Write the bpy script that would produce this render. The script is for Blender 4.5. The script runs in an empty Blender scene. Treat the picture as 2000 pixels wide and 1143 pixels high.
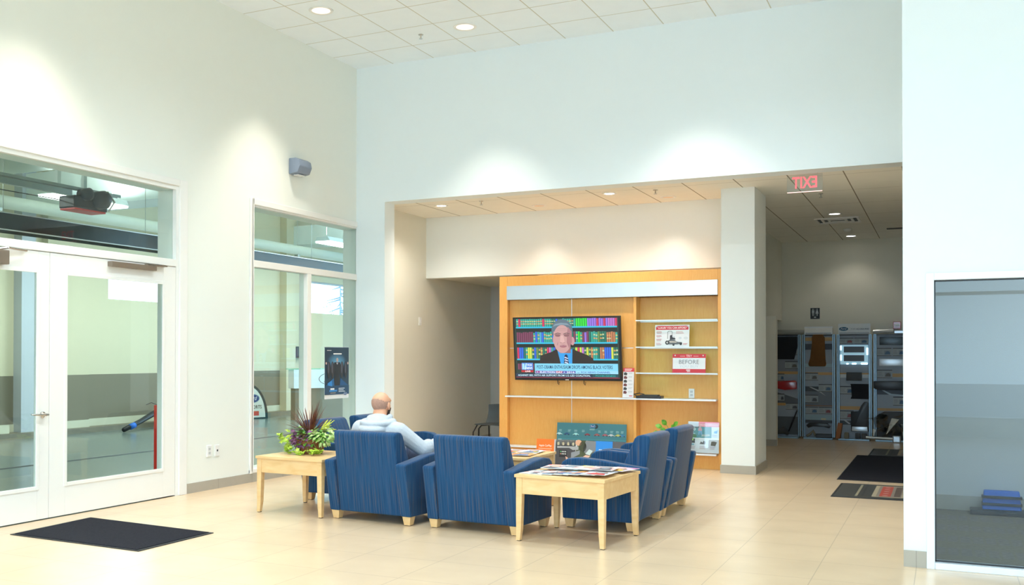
import bpy, bmesh, math, random
from mathutils import Vector, Matrix
random.seed(7)
C = bpy.context.scene.collection
PI = math.pi
# ------------------------------------------------------------ camera, world, light, exposure
def look_camera():
    f, cx, cy = 1975.1613, 848.6495, 675.2451
    yaw, pitch, roll = 0.4667, 0.0100, 0.0014
    fw = Vector((-math.sin(yaw)*math.cos(pitch), math.cos(yaw)*math.cos(pitch), math.sin(pitch)))
    r = Vector((math.cos(yaw), math.sin(yaw), 0)); u = r.cross(fw)
    r2 = r*math.cos(roll)+u*math.sin(roll); u2 = -r*math.sin(roll)+u*math.cos(roll)
    cam = bpy.data.cameras.new('camera'); ob = bpy.data.objects.new('camera', cam); C.objects.link(ob)
    m = Matrix((( r2.x,u2.x,-fw.x,7.187),(r2.y,u2.y,-fw.y,-11.879),(r2.z,u2.z,-fw.z,1.4708),(0,0,0,1)))
    ob.matrix_world = m
    cam.sensor_width = 36; cam.lens = f/2000*36
    cam.shift_x = (1000-cx)/2000; cam.shift_y = (cy-571.5)/2000
    cam.clip_end = 300
    bpy.context.scene.camera = ob
look_camera()
sc = bpy.context.scene
sc.view_settings.view_transform = 'Standard'; sc.view_settings.look = 'None'
sc.view_settings.gamma = 1; sc.view_settings.use_curve_mapping = False
sc.view_settings.exposure = 0.13
sc.cycles.max_bounces = 16; sc.cycles.diffuse_bounces = 10; sc.cycles.transparent_max_bounces = 16; sc.cycles.sample_clamp_indirect = 8
W = bpy.data.worlds.new('sky'); sc.world = W; W.use_nodes = True
bg = W.node_tree.nodes['Background']; bg.inputs[0].default_value = (0.56, 0.80, 1.0, 1); bg.inputs[1].default_value = 6.0
def lamp(kind, name, loc, power, color, rot=(0,0,0), **kw):
    l = bpy.data.lights.new(name, kind); l.energy = power; l.color = color
    for k, v in kw.items(): setattr(l, k, v)
    o = bpy.data.objects.new(name, l); o.location = loc; o.rotation_euler = rot; C.objects.link(o); return o
def portal(name, loc, rot, sx, sy):
    o = lamp('AREA', name, loc, 1, (1,1,1), rot, shape='RECTANGLE', size=sx, size_y=sy); o.data.cycles.is_portal = True
portal('window_portal', (6.5,-17.05,2.6), (PI/2,0,0), 12.0, 4.6)          # showroom glazing behind the camera
portal('window_portal', (-7.75,4.15,3.0), (PI/2,0,-PI/2), 2.2, 0.9)
portal('window_portal', (-7.75,11.4,3.0), (PI/2,0,-PI/2), 2.4, 0.9)
WARM = (1.0, 0.91, 0.78); COOL = (0.76, 0.91, 1.0)
SPOT = dict(spot_size=math.radians(78), spot_blend=0.55, shadow_soft_size=0.07)

# ------------------------------------------------------------ materials
def nt(m): return m.node_tree.nodes, m.node_tree.links
def pmat(name, col, rough=0.6, metal=0.0, noise=0.04, scale=8.0, bump=0.0, bscale=60.0, spec=0.5, emit=None, es=0.0, alpha=None, sheen=0, coat=0):
    m = bpy.data.materials.new(name); m.use_nodes = True; n, l = nt(m); b = n['Principled BSDF']
    b.inputs['Roughness'].default_value = rough; b.inputs['Metallic'].default_value = metal
    b.inputs['Specular IOR Level'].default_value = spec
    if coat: b.inputs['Coat Weight'].default_value = coat
    tc = n.new('ShaderNodeTexCoord'); nz = n.new('ShaderNodeTexNoise'); nz.inputs['Scale'].default_value = scale; nz.inputs['Detail'].default_value = 4
    l.new(tc.outputs['Object'], nz.inputs['Vector'])
    mx = n.new('ShaderNodeMix'); mx.data_type = 'RGBA'
    mx.inputs[6].default_value = tuple(max(0,c*(1-noise)) for c in col)+(1,); mx.inputs[7].default_value = tuple(min(1,c*(1+noise)) for c in col)+(1,)
    l.new(nz.outputs['Fac'], mx.inputs[0]); l.new(mx.outputs[2], b.inputs['Base Color'])
    if bump:
        n2 = n.new('ShaderNodeTexNoise'); n2.inputs['Scale'].default_value = bscale; l.new(tc.outputs['Object'], n2.inputs['Vector'])
        bp = n.new('ShaderNodeBump'); bp.inputs['Strength'].default_value = bump; bp.inputs['Distance'].default_value = 0.01
        l.new(n2.outputs['Fac'], bp.inputs['Height']); l.new(bp.outputs[0], b.inputs['Normal'])
    if emit: b.inputs['Emission Color'].default_value = emit+(1,); b.inputs['Emission Strength'].default_value = es
    return m
def gridfac(m, specs, space='Object'):
    """factor that is 1 on thin joints: specs = [(axis, origin, pitch, width)]"""
    n, l = nt(m); tc = n.new('ShaderNodeTexCoord'); sp = n.new('ShaderNodeSeparateXYZ'); l.new(tc.outputs[space], sp.inputs[0])
    out = None
    for ax, o, s, w in specs:
        a = n.new('ShaderNodeMath'); a.operation = 'SUBTRACT'; a.inputs[1].default_value = o-w/2; l.new(sp.outputs[ax], a.inputs[0])
        b = n.new('ShaderNodeMath'); b.operation = 'DIVIDE'; b.inputs[1].default_value = s; l.new(a.outputs[0], b.inputs[0])
        c = n.new('ShaderNodeMath'); c.operation = 'FRACT'; l.new(b.outputs[0], c.inputs[0])
        d = n.new('ShaderNodeMath'); d.operation = 'LESS_THAN'; d.inputs[1].default_value = w/s; l.new(c.outputs[0], d.inputs[0])
        if out is None: out = d.outputs[0]
        else:
            e = n.new('ShaderNodeMath'); e.operation = 'MAXIMUM'; l.new(out, e.inputs[0]); l.new(d.outputs[0], e.inputs[1]); out = e.outputs[0]
    return out
def tiled(name, col, joint, specs, rough=0.7, noise=0.03, scale=5, amount=1.0, **kw):
    m = pmat(name, col, rough=rough, noise=noise, scale=scale, **kw); n, l = nt(m); b = n['Principled BSDF']
    f = gridfac(m, specs); src = b.inputs['Base Color'].links[0].from_socket
    mx = n.new('ShaderNodeMix'); mx.data_type = 'RGBA'; mx.inputs[7].default_value = joint+(1,)
    k = n.new('ShaderNodeMath'); k.operation = 'MULTIPLY'; k.inputs[1].default_value = amount; l.new(f, k.inputs[0])
    l.new(k.outputs[0], mx.inputs[0]); l.new(src, mx.inputs[6]); l.new(mx.outputs[2], b.inputs['Base Color'])
    return m
def attr_mat(name, emission=0.0, rough=0.45):
    m = bpy.data.materials.new(name); m.use_nodes = True; n, l = nt(m); b = n['Principled BSDF']
    a = n.new('ShaderNodeVertexColor'); a.layer_name = 'Ink'
    if emission:
        b.inputs['Base Color'].default_value = (0.01,0.01,0.012,1); b.inputs['Roughness'].default_value = 0.35
        l.new(a.outputs['Color'], b.inputs['Emission Color']); b.inputs['Emission Strength'].default_value = emission
    else: l.new(a.outputs['Color'], b.inputs['Base Color']); b.inputs['Roughness'].default_value = rough
    return m
def glass_mat(name, tint=(0.86,0.97,0.94), ior_f=1.45, gloss=1.0):
    m = bpy.data.materials.new(name); m.use_nodes = True; n, l = nt(m); n.clear()
    o = n.new('ShaderNodeOutputMaterial'); t = n.new('ShaderNodeBsdfTransparent'); t.inputs[0].default_value = tint+(1,)
    g = n.new('ShaderNodeBsdfGlossy'); g.inputs['Roughness'].default_value = 0.0; g.inputs[0].default_value = (gloss,gloss,gloss,1)
    lw = n.new('ShaderNodeLayerWeight'); lw.inputs[0].default_value = 0.5; r0 = ((ior_f-1)/(ior_f+1))**2
    pw = n.new('ShaderNodeMath'); pw.operation = 'POWER'; pw.inputs[1].default_value = 5; l.new(lw.outputs['Facing'], pw.inputs[0])
    fr = n.new('ShaderNodeMath'); fr.operation = 'MULTIPLY_ADD'; fr.inputs[1].default_value = 1-r0; fr.inputs[2].default_value = r0; l.new(pw.outputs[0], fr.inputs[0])
    mx = n.new('ShaderNodeMixShader'); l.new(fr.outputs[0], mx.inputs[0]); l.new(t.outputs[0], mx.inputs[1]); l.new(g.outputs[0], mx.inputs[2]); l.new(mx.outputs[0], o.inputs[0])
    return m
def wood_mat(name, c1, c2, rough=0.4, grain=(1,1,14), scale=3.0):
    m = pmat(name, c1, rough=rough); n, l = nt(m); b = n['Principled BSDF']
    tc = n.new('ShaderNodeTexCoord'); mp = n.new('ShaderNodeMapping'); mp.inputs['Scale'].default_value = grain
    nz = n.new('ShaderNodeTexNoise'); nz.inputs['Scale'].default_value = scale; nz.inputs['Detail'].default_value = 6; nz.inputs['Distortion'].default_value = 0.6
    l.new(tc.outputs['Object'], mp.inputs[0]); l.new(mp.outputs[0], nz.inputs['Vector'])
    r = n.new('ShaderNodeValToRGB'); r.color_ramp.elements[0].position = 0.3; r.color_ramp.elements[0].color = c1+(1,); r.color_ramp.elements[1].position = 0.7; r.color_ramp.elements[1].color = c2+(1,)
    l.new(nz.outputs['Fac'], r.inputs[0]); l.new(r.outputs[0], b.inputs['Base Color'])
    return m
def fabric_mat(name, c1, c2, c3):
    """woven upholstery: fine vertical strands of two blues with an occasional brown thread"""
    m = pmat(name, c1, rough=0.85, spec=0.25); n, l = nt(m); b = n['Principled BSDF']
    tc = n.new('ShaderNodeTexCoord'); outs = []
    for sc_ in ((170,0,2.2),(0,170,2.2)):
        mp = n.new('ShaderNodeMapping'); mp.inputs['Scale'].default_value = sc_; l.new(tc.outputs['Object'], mp.inputs[0])
        q = n.new('ShaderNodeTexNoise'); q.inputs['Scale'].default_value = 1.0; q.inputs['Detail'].default_value = 2; l.new(mp.outputs[0], q.inputs['Vector']); outs.append(q)
    sp = n.new('ShaderNodeSeparateXYZ'); l.new(tc.outputs['Normal'], sp.inputs[0]); ab = n.new('ShaderNodeMath'); ab.operation = 'ABSOLUTE'; l.new(sp.outputs[0], ab.inputs[0])
    gt = n.new('ShaderNodeMath'); gt.operation = 'GREATER_THAN'; gt.inputs[1].default_value = 0.7; l.new(ab.outputs[0], gt.inputs[0])
    nz = n.new('ShaderNodeMix'); l.new(gt.outputs[0], nz.inputs[0]); l.new(outs[0].outputs['Fac'], nz.inputs[2]); l.new(outs[1].outputs['Fac'], nz.inputs[3])
    r = n.new('ShaderNodeValToRGB'); e = r.color_ramp.elements
    e[0].position = 0.38; e[0].color = c1+(1,); e[1].position = 0.55; e[1].color = c2+(1,)
    x = e.new(0.70); x.color = c3+(1,)
    l.new(nz.outputs[0], r.inputs[0]); l.new(r.outputs[0], b.inputs['Base Color'])
    bp = n.new('ShaderNodeBump'); bp.inputs['Strength'].default_value = 0.25; bp.inputs['Distance'].default_value = 0.003
    l.new(nz.outputs[0], bp.inputs['Height']); l.new(bp.outputs[0], b.inputs['Normal'])
    b.inputs['Sheen Weight'].default_value = 0.5; b.inputs['Sheen Roughness'].default_value = 0.28; b.inputs['Sheen Tint'].default_value = (0.75,0.55,0.42,1)
    return m

M = {}
M['wall'] = pmat('painted_wall', (0.80,0.83,0.81), 0.75, noise=0.01, bump=0.05, bscale=250)
M['wall_left'] = pmat('warm_lit_wall', (0.81,0.835,0.785), 0.75, noise=0.01, bump=0.05, bscale=250)  # white wall with the warm lamp light mixed into its colour
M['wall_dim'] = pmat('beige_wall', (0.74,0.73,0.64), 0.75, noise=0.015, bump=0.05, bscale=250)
M['wall_daylit'] = pmat('daylit_white_wall', (0.79,0.86,0.885), 0.7, noise=0.01, bump=0.05, bscale=250)  # white wall, the bluish daylight on it put into the base colour
M['office_wall'] = pmat('office_wall', (0.55,0.56,0.54), 0.75, noise=0.015)
M['white'] = pmat('white_trim', (0.84,0.83,0.80), 0.4, noise=0.01)
M['ceil'] = tiled('ceiling_tile', (0.86,0.925,0.98), (0.58,0.57,0.50), [(0,0.5736,0.61,0.013),(1,-0.594,0.6395,0.013)], rough=0.85, bump=0.15, bscale=120)
M['ceil_low'] = tiled('lower_ceiling_tile', (0.86,0.84,0.77), (0.28,0.24,0.18), [(0,0.678,0.61,0.014),(1,1.9,1.22,0.007)], rough=0.85, bump=0.15, bscale=120)
def floor_mat():
    m = tiled('floor_tile', (0.67,0.505,0.335), (0.42,0.34,0.25), [(0,0.30,0.61,0.005),(1,0.1,0.305*2,0.005)], rough=0.22, noise=0.10, scale=2.2, amount=0.7, spec=0.45)
    n, l = nt(m); b = n['Principled BSDF']
    b.inputs['Roughness'].default_value = 0.27
    return m
M['floor'] = floor_mat()
M['base'] = tiled('baseboard_tile', (0.40,0.37,0.31), (0.28,0.26,0.22), [(0,0.30,0.61,0.005),(1,0.1,0.61,0.005)], rough=0.4, noise=0.08, scale=6)
M['glass'] = glass_mat('window_glass', (0.915,0.972,0.96), 1.42)
M['glass_r'] = glass_mat('office_glass', (0.80,0.86,0.88), 1.33)
M['shelf_glass'] = glass_mat('shelf_glass', (0.62,0.93,0.88), 1.5)
M['unit'] = wood_mat('display_wood', (0.77,0.37,0.085), (0.81,0.43,0.115), 0.38, (14,14,1.5), 6)
M['maple'] = wood_mat('maple_wood', (0.73,0.46,0.20), (0.81,0.57,0.29), 0.32, (2.5,9,9), 2.0)
M['fabric'] = fabric_mat('blue_upholstery', (0.008,0.045,0.120), (0.016,0.075,0.175), (0.085,0.08,0.09))
M['steel'] = pmat('brushed_steel', (0.68,0.71,0.74), 0.28, 1.0, noise=0.06, scale=3)
M['alu'] = pmat('aluminium_edge', (0.75,0.76,0.78), 0.35, 0.9)
M['chrome'] = pmat('satin_chrome', (0.55,0.53,0.50), 0.25, 1.0)
M['bronze'] = pmat('closer_bronze', (0.30,0.24,0.19), 0.4, 0.7)
M['black'] = pmat('black_plastic', (0.012,0.012,0.014), 0.35, noise=0.2)
M['dark'] = pmat('dark_grey', (0.05,0.055,0.06), 0.55, noise=0.15)
M['charcoal'] = pmat('charcoal_plastic', (0.06,0.08,0.09), 0.5)
M['mat'] = pmat('entrance_mat_pile', (0.022,0.022,0.030), 0.95, noise=0.45, scale=60, bump=0.6, bscale=300, spec=0.1)
M['rubber'] = pmat('mat_rubber', (0.02,0.02,0.022), 0.7)
M['speaker'] = pmat('speaker_grey', (0.22,0.27,0.36), 0.5)
M['speaker_light'] = pmat('pale_grey_plastic', (0.55,0.56,0.57), 0.4)
M['plate'] = pmat('white_plastic', (0.82,0.82,0.80), 0.35)
M['ink'] = attr_mat('printed_board'); M['screen'] = attr_mat('lit_screen', 1.15)
M['lens'] = pmat('lamp_lens', (0.9,0.85,0.75), 0.4, emit=(1.0,0.82,0.66), es=0.9)
M['lens_hot'] = pmat('lamp_lens_bright', (0.9,0.9,0.9), 0.4, emit=(1.0,0.95,0.85), es=14)
M['lens_dim'] = pmat('lamp_lens_dim', (0.5,0.38,0.25), 0.5, emit=(1.0,0.66,0.4), es=0.25)
M['tube'] = pmat('bay_lamp_lens', (0.9,0.95,0.9), 0.4, emit=(0.95,1.0,0.95), es=7)
M['concrete'] = pmat('bay_concrete', (0.16,0.20,0.19), 0.22, noise=0.28, scale=1.3, spec=0.6)
M['bay_up'] = pmat('bay_wall_upper', (0.60,0.56,0.40), 0.7, noise=0.03)
M['bay_low'] = pmat('bay_wall_lower', (0.19,0.17,0.12), 0.7, noise=0.05)
M['bay_base'] = pmat('bay_base', (0.58,0.58,0.45), 0.7)
M['curb'] = pmat('bay_curb', (0.20,0.18,0.13), 0.6, noise=0.2)
M['bay_col'] = pmat('bay_column_blue', (0.45,0.50,0.55), 0.5)
M['bay_white'] = pmat('bay_steel_white', (0.76,0.84,0.84), 0.5)
M['deck'] = tiled('bay_deck', (0.68,0.74,0.66), (0.10,0.12,0.11), [(1,0,0.30,0.07)], rough=0.6)
M['galv'] = pmat('galvanised', (0.34,0.38,0.36), 0.35, 0.8, noise=0.15)
M['heater'] = pmat('heater_steel', (0.05,0.06,0.065), 0.3, 0.7, noise=0.3)
M['red'] = pmat('red_plastic', (0.75,0.03,0.015), 0.4)
M['carpet'] = tiled('office_carpet', (0.15,0.135,0.115), (0.16,0.14,0.07), [(0,0,0.09,0.02),(1,0,0.6,0.3)], rough=0.95, noise=0.5, scale=30, amount=0.35)
M['post'] = pmat('display_post_metal', (0.30,0.44,0.54), 0.35, 0.5)
M['asphalt'] = pmat('asphalt', (0.30,0.31,0.33), 0.9, noise=0.2)
M['bark'] = pmat('bark', (0.20,0.26,0.34), 0.9)
M['duct'] = pmat('painted_duct', (0.74,0.78,0.68), 0.45)
M['clear'] = glass_mat('clear_acrylic', (0.92,0.95,0.96), 1.5)
M['wrap'] = glass_mat('plastic_wrap', (0.45,0.48,0.5), 2.2)

# ------------------------------------------------------------ object helpers
def ob(name, me, mats, parent=None, loc=None, rot=None, smooth=False):
    o = bpy.data.objects.new(name, me); C.objects.link(o)
    for m in (mats if isinstance(mats, (list,tuple)) else [mats]): me.materials.append(M[m] if isinstance(m,str) else m)
    if parent: o.parent = parent
    if loc: o.location = loc
    if rot: o.rotation_euler = rot
    if smooth:
        for p in me.polygons: p.use_smooth = True
    return o
def tag(o, label=None, cat=None, group=None, kind=None):
    if label: o['label'] = label
    if cat: o['category'] = cat
    if group: o['group'] = group
    if kind: o['kind'] = kind
    return o
def empty(name, loc, rz=0, label=None, cat=None, group=None, kind=None):
    o = bpy.data.objects.new(name, None); C.objects.link(o); o.location = loc; o.rotation_euler = (0,0,rz); o.empty_display_size = 0.1
    return tag(o, label, cat, group, kind)
class MB:
    def __init__(s): s.bm = bmesh.new()
    def poly(s, vs, mi=0):
        f = s.bm.faces.new([s.bm.verts.new(v) for v in vs]); f.material_index = mi; return f
    def hexa(s, p, mi=0, bev=0, seg=2):
        v = [s.bm.verts.new(q) for q in p]; fs = []
        for q in ((0,3,2,1),(4,5,6,7),(0,1,5,4),(1,2,6,5),(2,3,7,6),(3,0,4,7)):
            f = s.bm.faces.new([v[i] for i in q]); f.material_index = mi; fs.append(f)
        if bev:
            es = {e for f in fs for e in f.edges}
            bmesh.ops.bevel(s.bm, geom=list(es), offset=bev, segments=seg, profile=0.6, affect='EDGES')
        return s
    def box(s, x0,x1,y0,y1,z0,z1, mi=0, bev=0, seg=2):
        return s.hexa([(x0,y0,z0),(x1,y0,z0),(x1,y1,z0),(x0,y1,z0),(x0,y0,z1),(x1,y0,z1),(x1,y1,z1),(x0,y1,z1)], mi, bev, seg)
    def prism(s, pts, axis, a, b, mi=0, bev=0, seg=2):
        """extrude 2-D outline pts between a and b along axis ('x': pts are (y,z); 'y': (x,z); 'z': (x,y))"""
        def P(p, t): return {'x':(t,p[0],p[1]),'y':(p[0],t,p[1]),'z':(p[0],p[1],t)}[axis]
        A = [s.bm.verts.new(P(p,a)) for p in pts]; B = [s.bm.verts.new(P(p,b)) for p in pts]; n = len(pts); fs = []
        fs.append(s.bm.faces.new(A[::-1])); fs.append(s.bm.faces.new(B))
        for i in range(n): fs.append(s.bm.faces.new((A[i],A[(i+1)%n],B[(i+1)%n],B[i])))
        for f in fs: f.material_index = mi
        bmesh.ops.recalc_face_normals(s.bm, faces=fs)
        if bev:
            es = {e for f in fs for e in f.edges if e.is_manifold and e.calc_face_angle(0) > 0.5}
            bmesh.ops.bevel(s.bm, geom=list(es), offset=bev, segments=seg, profile=0.6, affect='EDGES')
        return s
    def lathe(s, prof, n=24, c=(0,0,0), mi=0, axis='z', a0=0, a1=2*PI):
        rings = []
        for r, z in prof:
            ring = []
            for i in range(n):
                t = a0+(a1-a0)*i/n; x, y = r*math.cos(t), r*math.sin(t)
                v = (x,y,z) if axis=='z' else ((x,z,y) if axis=='y' else (z,x,y))
                ring.append(s.bm.verts.new((v[0]+c[0],v[1]+c[1],v[2]+c[2])))
            rings.append(ring)
        fs = []
        for a, b in zip(rings, rings[1:]):
            for i in range(n): fs.append(s.bm.faces.new((a[i],a[(i+1)%n],b[(i+1)%n],b[i])))
        if prof[0][0] > 1e-4: fs.append(s.bm.faces.new(rings[0][::-1]))
        if prof[-1][0] > 1e-4: fs.append(s.bm.faces.new(rings[-1]))
        for f in fs: f.material_index = mi
        return s
    def tube(s, path, r, n=8, mi=0):
        rings = []; path = [Vector(p) for p in path]
        rs = r if isinstance(r,(list,tuple)) else [r]*len(path)
        for i, p in enumerate(path):
            d = (path[min(i+1,len(path)-1)]-path[max(i-1,0)]).normalized()
            a = Vector((0,0,1)) if abs(d.z) < 0.9 else Vector((1,0,0)); u = d.cross(a).normalized(); v = d.cross(u)
            rings.append([s.bm.verts.new(p+(u*math.cos(2*PI*k/n)+v*math.sin(2*PI*k/n))*rs[i]) for k in range(n)])
        for a, b in zip(rings, rings[1:]):
            for k in range(n): s.bm.faces.new((a[k],a[(k+1)%n],b[(k+1)%n],b[k])).material_index = mi
        s.bm.faces.new(rings[0][::-1]).material_index = mi; s.bm.faces.new(rings[-1]).material_index = mi
        return s
    def cap(s, p0, p1, r0, r1, n=14):
        """tapered capsule"""
        p0, p1 = Vector(p0), Vector(p1); d = p1-p0; L = max(d.length,1e-5); d.normalize()
        path, rs = [], []
        for k in range(5):
            a = PI/2*(1-k/4); path.append(p0-d*r0*math.sin(a)); rs.append(max(r0*math.cos(a),1e-3))
        for k in range(5):
            a = PI/2*k/4; path.append(p1+d*r1*math.sin(a)); rs.append(max(r1*math.cos(a),1e-3))
        rings = []; a = Vector((0,0,1)) if abs(d.z) < 0.9 else Vector((1,0,0)); u = d.cross(a).normalized(); v = d.cross(u)
        for p, r in zip(path, rs): rings.append([s.bm.verts.new(p+(u*math.cos(2*PI*k/n)+v*math.sin(2*PI*k/n))*r) for k in range(n)])
        for A, B in zip(rings, rings[1:]):
            for k in range(n): s.bm.faces.new((A[k],A[(k+1)%n],B[(k+1)%n],B[k]))
        s.bm.faces.new(rings[0][::-1]); s.bm.faces.new(rings[-1]); return s
    def ball(s, c, r, rot=None, n=16):
        m = Matrix.Translation(c) @ (rot.to_4x4() if rot else Matrix.Identity(4)) @ Matrix.Diagonal((r[0],r[1],r[2],1))
        bmesh.ops.create_uvsphere(s.bm, u_segments=n*2, v_segments=n, radius=1, matrix=m); return s
    def mesh(s, name='m', smooth=False, fix=True):
        if fix: bmesh.ops.recalc_face_normals(s.bm, faces=s.bm.faces)
        me = bpy.data.meshes.new(name); s.bm.to_mesh(me); s.bm.free()
        if smooth:
            for p in me.polygons: p.use_smooth = True
        return me
    def obj(s, name, mats, parent=None, loc=None, rot=None, smooth=False, fix=True):
        return ob(name, s.mesh(name, smooth, fix), mats, parent, loc, rot)
def auto(o, ang=35):
    """smooth shading with sharp edges kept"""
    me = o.data
    for p in me.polygons: p.use_smooth = True
    me.set_sharp_from_angle(angle=math.radians(ang)); return o
def struct(o): o['kind'] = 'structure'; return o
def remesh(o, voxel, smooth_iter=3):
    md = o.modifiers.new('r','REMESH'); md.mode = 'VOXEL'; md.voxel_size = voxel; md.use_smooth_shade = True
    if smooth_iter:
        s = o.modifiers.new('s','SMOOTH'); s.iterations = smooth_iter; s.factor = 0.5
    dg = bpy.context.evaluated_depsgraph_get(); dg.update()
    me = bpy.data.meshes.new_from_object(o.evaluated_get(dg)); o.modifiers.clear()
    mats = list(o.data.materials); o.data = me; me.materials.clear()
    for m in mats: me.materials.append(m)
    for p in me.polygons: p.use_smooth = True
    return o

# ------------------------------------------------------------ printed matter
_tc = {}
def glyphs(txt, off=0.0, shear=0.0):
    k = (txt, off, shear)
    if k in _tc: return _tc[k]
    cu = bpy.data.curves.new('t','FONT'); cu.body = txt; cu.offset = off; cu.shear = shear; cu.resolution_u = 2; cu.size = 1
    o = bpy.data.objects.new('t', cu); C.objects.link(o); dg = bpy.context.evaluated_depsgraph_get(); dg.update()
    me = bpy.data.meshes.new_from_object(o.evaluated_get(dg))
    vs = [(v.co.x, v.co.y) for v in me.vertices]; fs = [tuple(p.vertices) for p in me.polygons]
    bpy.data.objects.remove(o); bpy.data.curves.remove(cu); bpy.data.meshes.remove(me)
    x0 = min(v[0] for v in vs); x1 = max(v[0] for v in vs)
    _tc[k] = (vs, fs, x0, x1); return _tc[k]
class Print:
    """flat colours laid on a board; u right, v up, seen from -y; board front face at y=0, body behind it"""
    def __init__(s, w=0, h=0, t=0.005, col=(1,1,1), edge=None, ox=0, oz=0):
        s.v, s.f, s.c, s.k = [], [], [], 0; s.w, s.h, s.ox, s.oz = w, h, ox, oz
        if w:
            e = edge or col; P = [(0,0,0),(w,0,0),(w,0,h),(0,0,h),(0,t,0),(w,t,0),(w,t,h),(0,t,h)]
            n = len(s.v); s.v += P
            for q, cc in (((0,1,2,3),col),((5,4,7,6),e),((0,4,5,1),e),((1,5,6,2),e),((2,6,7,3),e),((3,7,4,0),e)):
                s.f.append(tuple(n+i for i in q)); s.c.append(cc)
    def layer(s, k=None): s.k = s.k+1 if k is None else k; return s
    def poly(s, pts, col):
        n = len(s.v); y = -0.0004*(1+s.k); s.v += [(p[0], y, p[1]) for p in pts]; s.f.append(tuple(range(n, n+len(pts)))); s.c.append(col); return s
    def rect(s, x0, z0, x1, z1, col): return s.poly([(x0,z0),(x1,z0),(x1,z1),(x0,z1)], col)
    def ell(s, cx, cz, rx, rz, col, n=28, a0=0, a1=2*PI):
        return s.poly([(cx+rx*math.cos(a0+(a1-a0)*i/n), cz+rz*math.sin(a0+(a1-a0)*i/n)) for i in range(n)], col)
    def line(s, pts, w, col):
        for a, b in zip(pts, pts[1:]):
            dx, dz = b[0]-a[0], b[1]-a[1]; L = math.hypot(dx,dz) or 1; nx, nz = -dz/L*w/2, dx/L*w/2
            s.poly([(a[0]-nx,a[1]-nz),(b[0]-nx,b[1]-nz),(b[0]+nx,b[1]+nz),(a[0]+nx,a[1]+nz)], col)
        return s
    def text(s, txt, x, z, h, col, w=None, align='l', off=0.0, shear=0.0, mirror=False):
        vs, fs, x0, x1 = glyphs(txt, off, shear); sy = h/0.70; sx = (w/(x1-x0)) if w else sy; tw = (x1-x0)*sx
        bx = x-(tw/2 if align=='c' else tw if align=='r' else 0)
        n = len(s.v); y = -0.0004*(1+s.k)
        s.v += [((bx+tw-(v[0]-x0)*sx) if mirror else (bx+(v[0]-x0)*sx), y, z+v[1]*sy) for v in vs]
        for f in fs: s.f.append(tuple(n+i for i in (f[::-1] if mirror else f))); s.c.append(col)
        return s
    def lines(s, x0, z1, w, n, dz, h, col):
        for i in range(n):
            s.rect(x0, z1-i*dz-h, x0+w*random.uniform(0.7,1.0), z1-i*dz, col)
        return s
    def obj(s, name, parent=None, loc=None, rot=None, mat='ink', extra=None):
        me = bpy.data.meshes.new(name); me.from_pydata(s.v, [], s.f); me.update()
        a = me.color_attributes.new('Ink','FLOAT_COLOR','CORNER')
        for p, c in zip(me.polygons, s.c):
            for li in p.loop_indices: a.data[li].color = (c[0],c[1],c[2],1)
        o = ob(name, me, mat, parent, loc, rot); return o
def oval(p, cx, cz, rx, rz, txt='Ford', rim=(0.8,0.85,0.9), body=(0.01,0.07,0.25), ink=(0.9,0.92,0.95)):
    p.layer().ell(cx,cz,rx,rz,rim); p.layer().ell(cx,cz,rx*0.92,rz*0.88,body); p.layer().text(txt,cx,cz-rz*0.38,rz*0.95,ink,w=rx*1.25,align='c',shear=0.35)

# ============================================================ THE ROOM
def slab(name, x0,x1,y0,y1,z0,z1, mat, bev=0):
    return struct(MB().box(x0,x1,y0,y1,z0,z1,bev=bev).obj(name, mat))
HC, HH, CL = 5.4034, 3.548, 3.58
slab('floor', 0,13,-17,8,-0.1,0, 'floor')
slab('ceiling', -0.25,13.2,-17.2,0.0,HC,HC+0.2, 'ceil')
slab('ceiling_lower', 0.05,6.93,0.27,7.95,CL,CL+0.15, 'ceil_low')
# left wall (x=0, 0.25 thick) with the door opening y -7.10..-3.60 and the window opening y -2.37..0.10
D0, D1 = -7.02, -3.60; W0, W1 = -2.36, 0.10; FT = 3.25
def wall_left():
    m = MB()
    m.box(-0.25,0,-17,D0,0,HC); m.box(-0.25,0,D0,D1,FT,HC); m.box(-0.25,0,D1,W0,0,HC)
    m.box(-0.25,0,W0,W1,FT,HC); m.box(-0.25,0,W0,W1,0,0.12); m.box(-0.25,0,W1,0.27,0,HC)
    struct(m.obj('wall_left','wall_left'))
wall_left()
# header wall over the lounge opening, then the pier at its left end
slab('wall_header', 0,6.93,0,0.27,HH,HC, 'wall_daylit')
slab('wall_pier', 0.0,0.446,0.0,0.27,0,HH, 'wall_daylit')
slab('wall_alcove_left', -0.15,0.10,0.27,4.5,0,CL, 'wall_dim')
slab('wall_soffit', 0.10,4.70,1.90,2.10,2.656,CL, 'wall')
slab('ceiling_alcove', 0.10,4.50,2.10,4.40,2.68,2.80, 'wall_dim')
slab('wall_alcove_back', 0.10,4.5,4.37,4.52,0,2.70, 'office_wall')
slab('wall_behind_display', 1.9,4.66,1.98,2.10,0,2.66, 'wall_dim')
slab('wall_column', 4.68,5.09,1.12,2.00,0,CL, 'wall')
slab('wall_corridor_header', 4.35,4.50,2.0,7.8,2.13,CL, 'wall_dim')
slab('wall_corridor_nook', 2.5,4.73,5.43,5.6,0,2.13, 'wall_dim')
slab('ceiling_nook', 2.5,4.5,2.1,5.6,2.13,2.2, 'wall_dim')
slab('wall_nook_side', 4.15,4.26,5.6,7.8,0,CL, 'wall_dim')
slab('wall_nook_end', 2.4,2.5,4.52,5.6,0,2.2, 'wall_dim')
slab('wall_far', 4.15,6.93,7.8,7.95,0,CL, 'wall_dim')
slab('wall_corridor_right', 6.93,7.05,-0.9,7.95,0,CL, 'wall')
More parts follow.
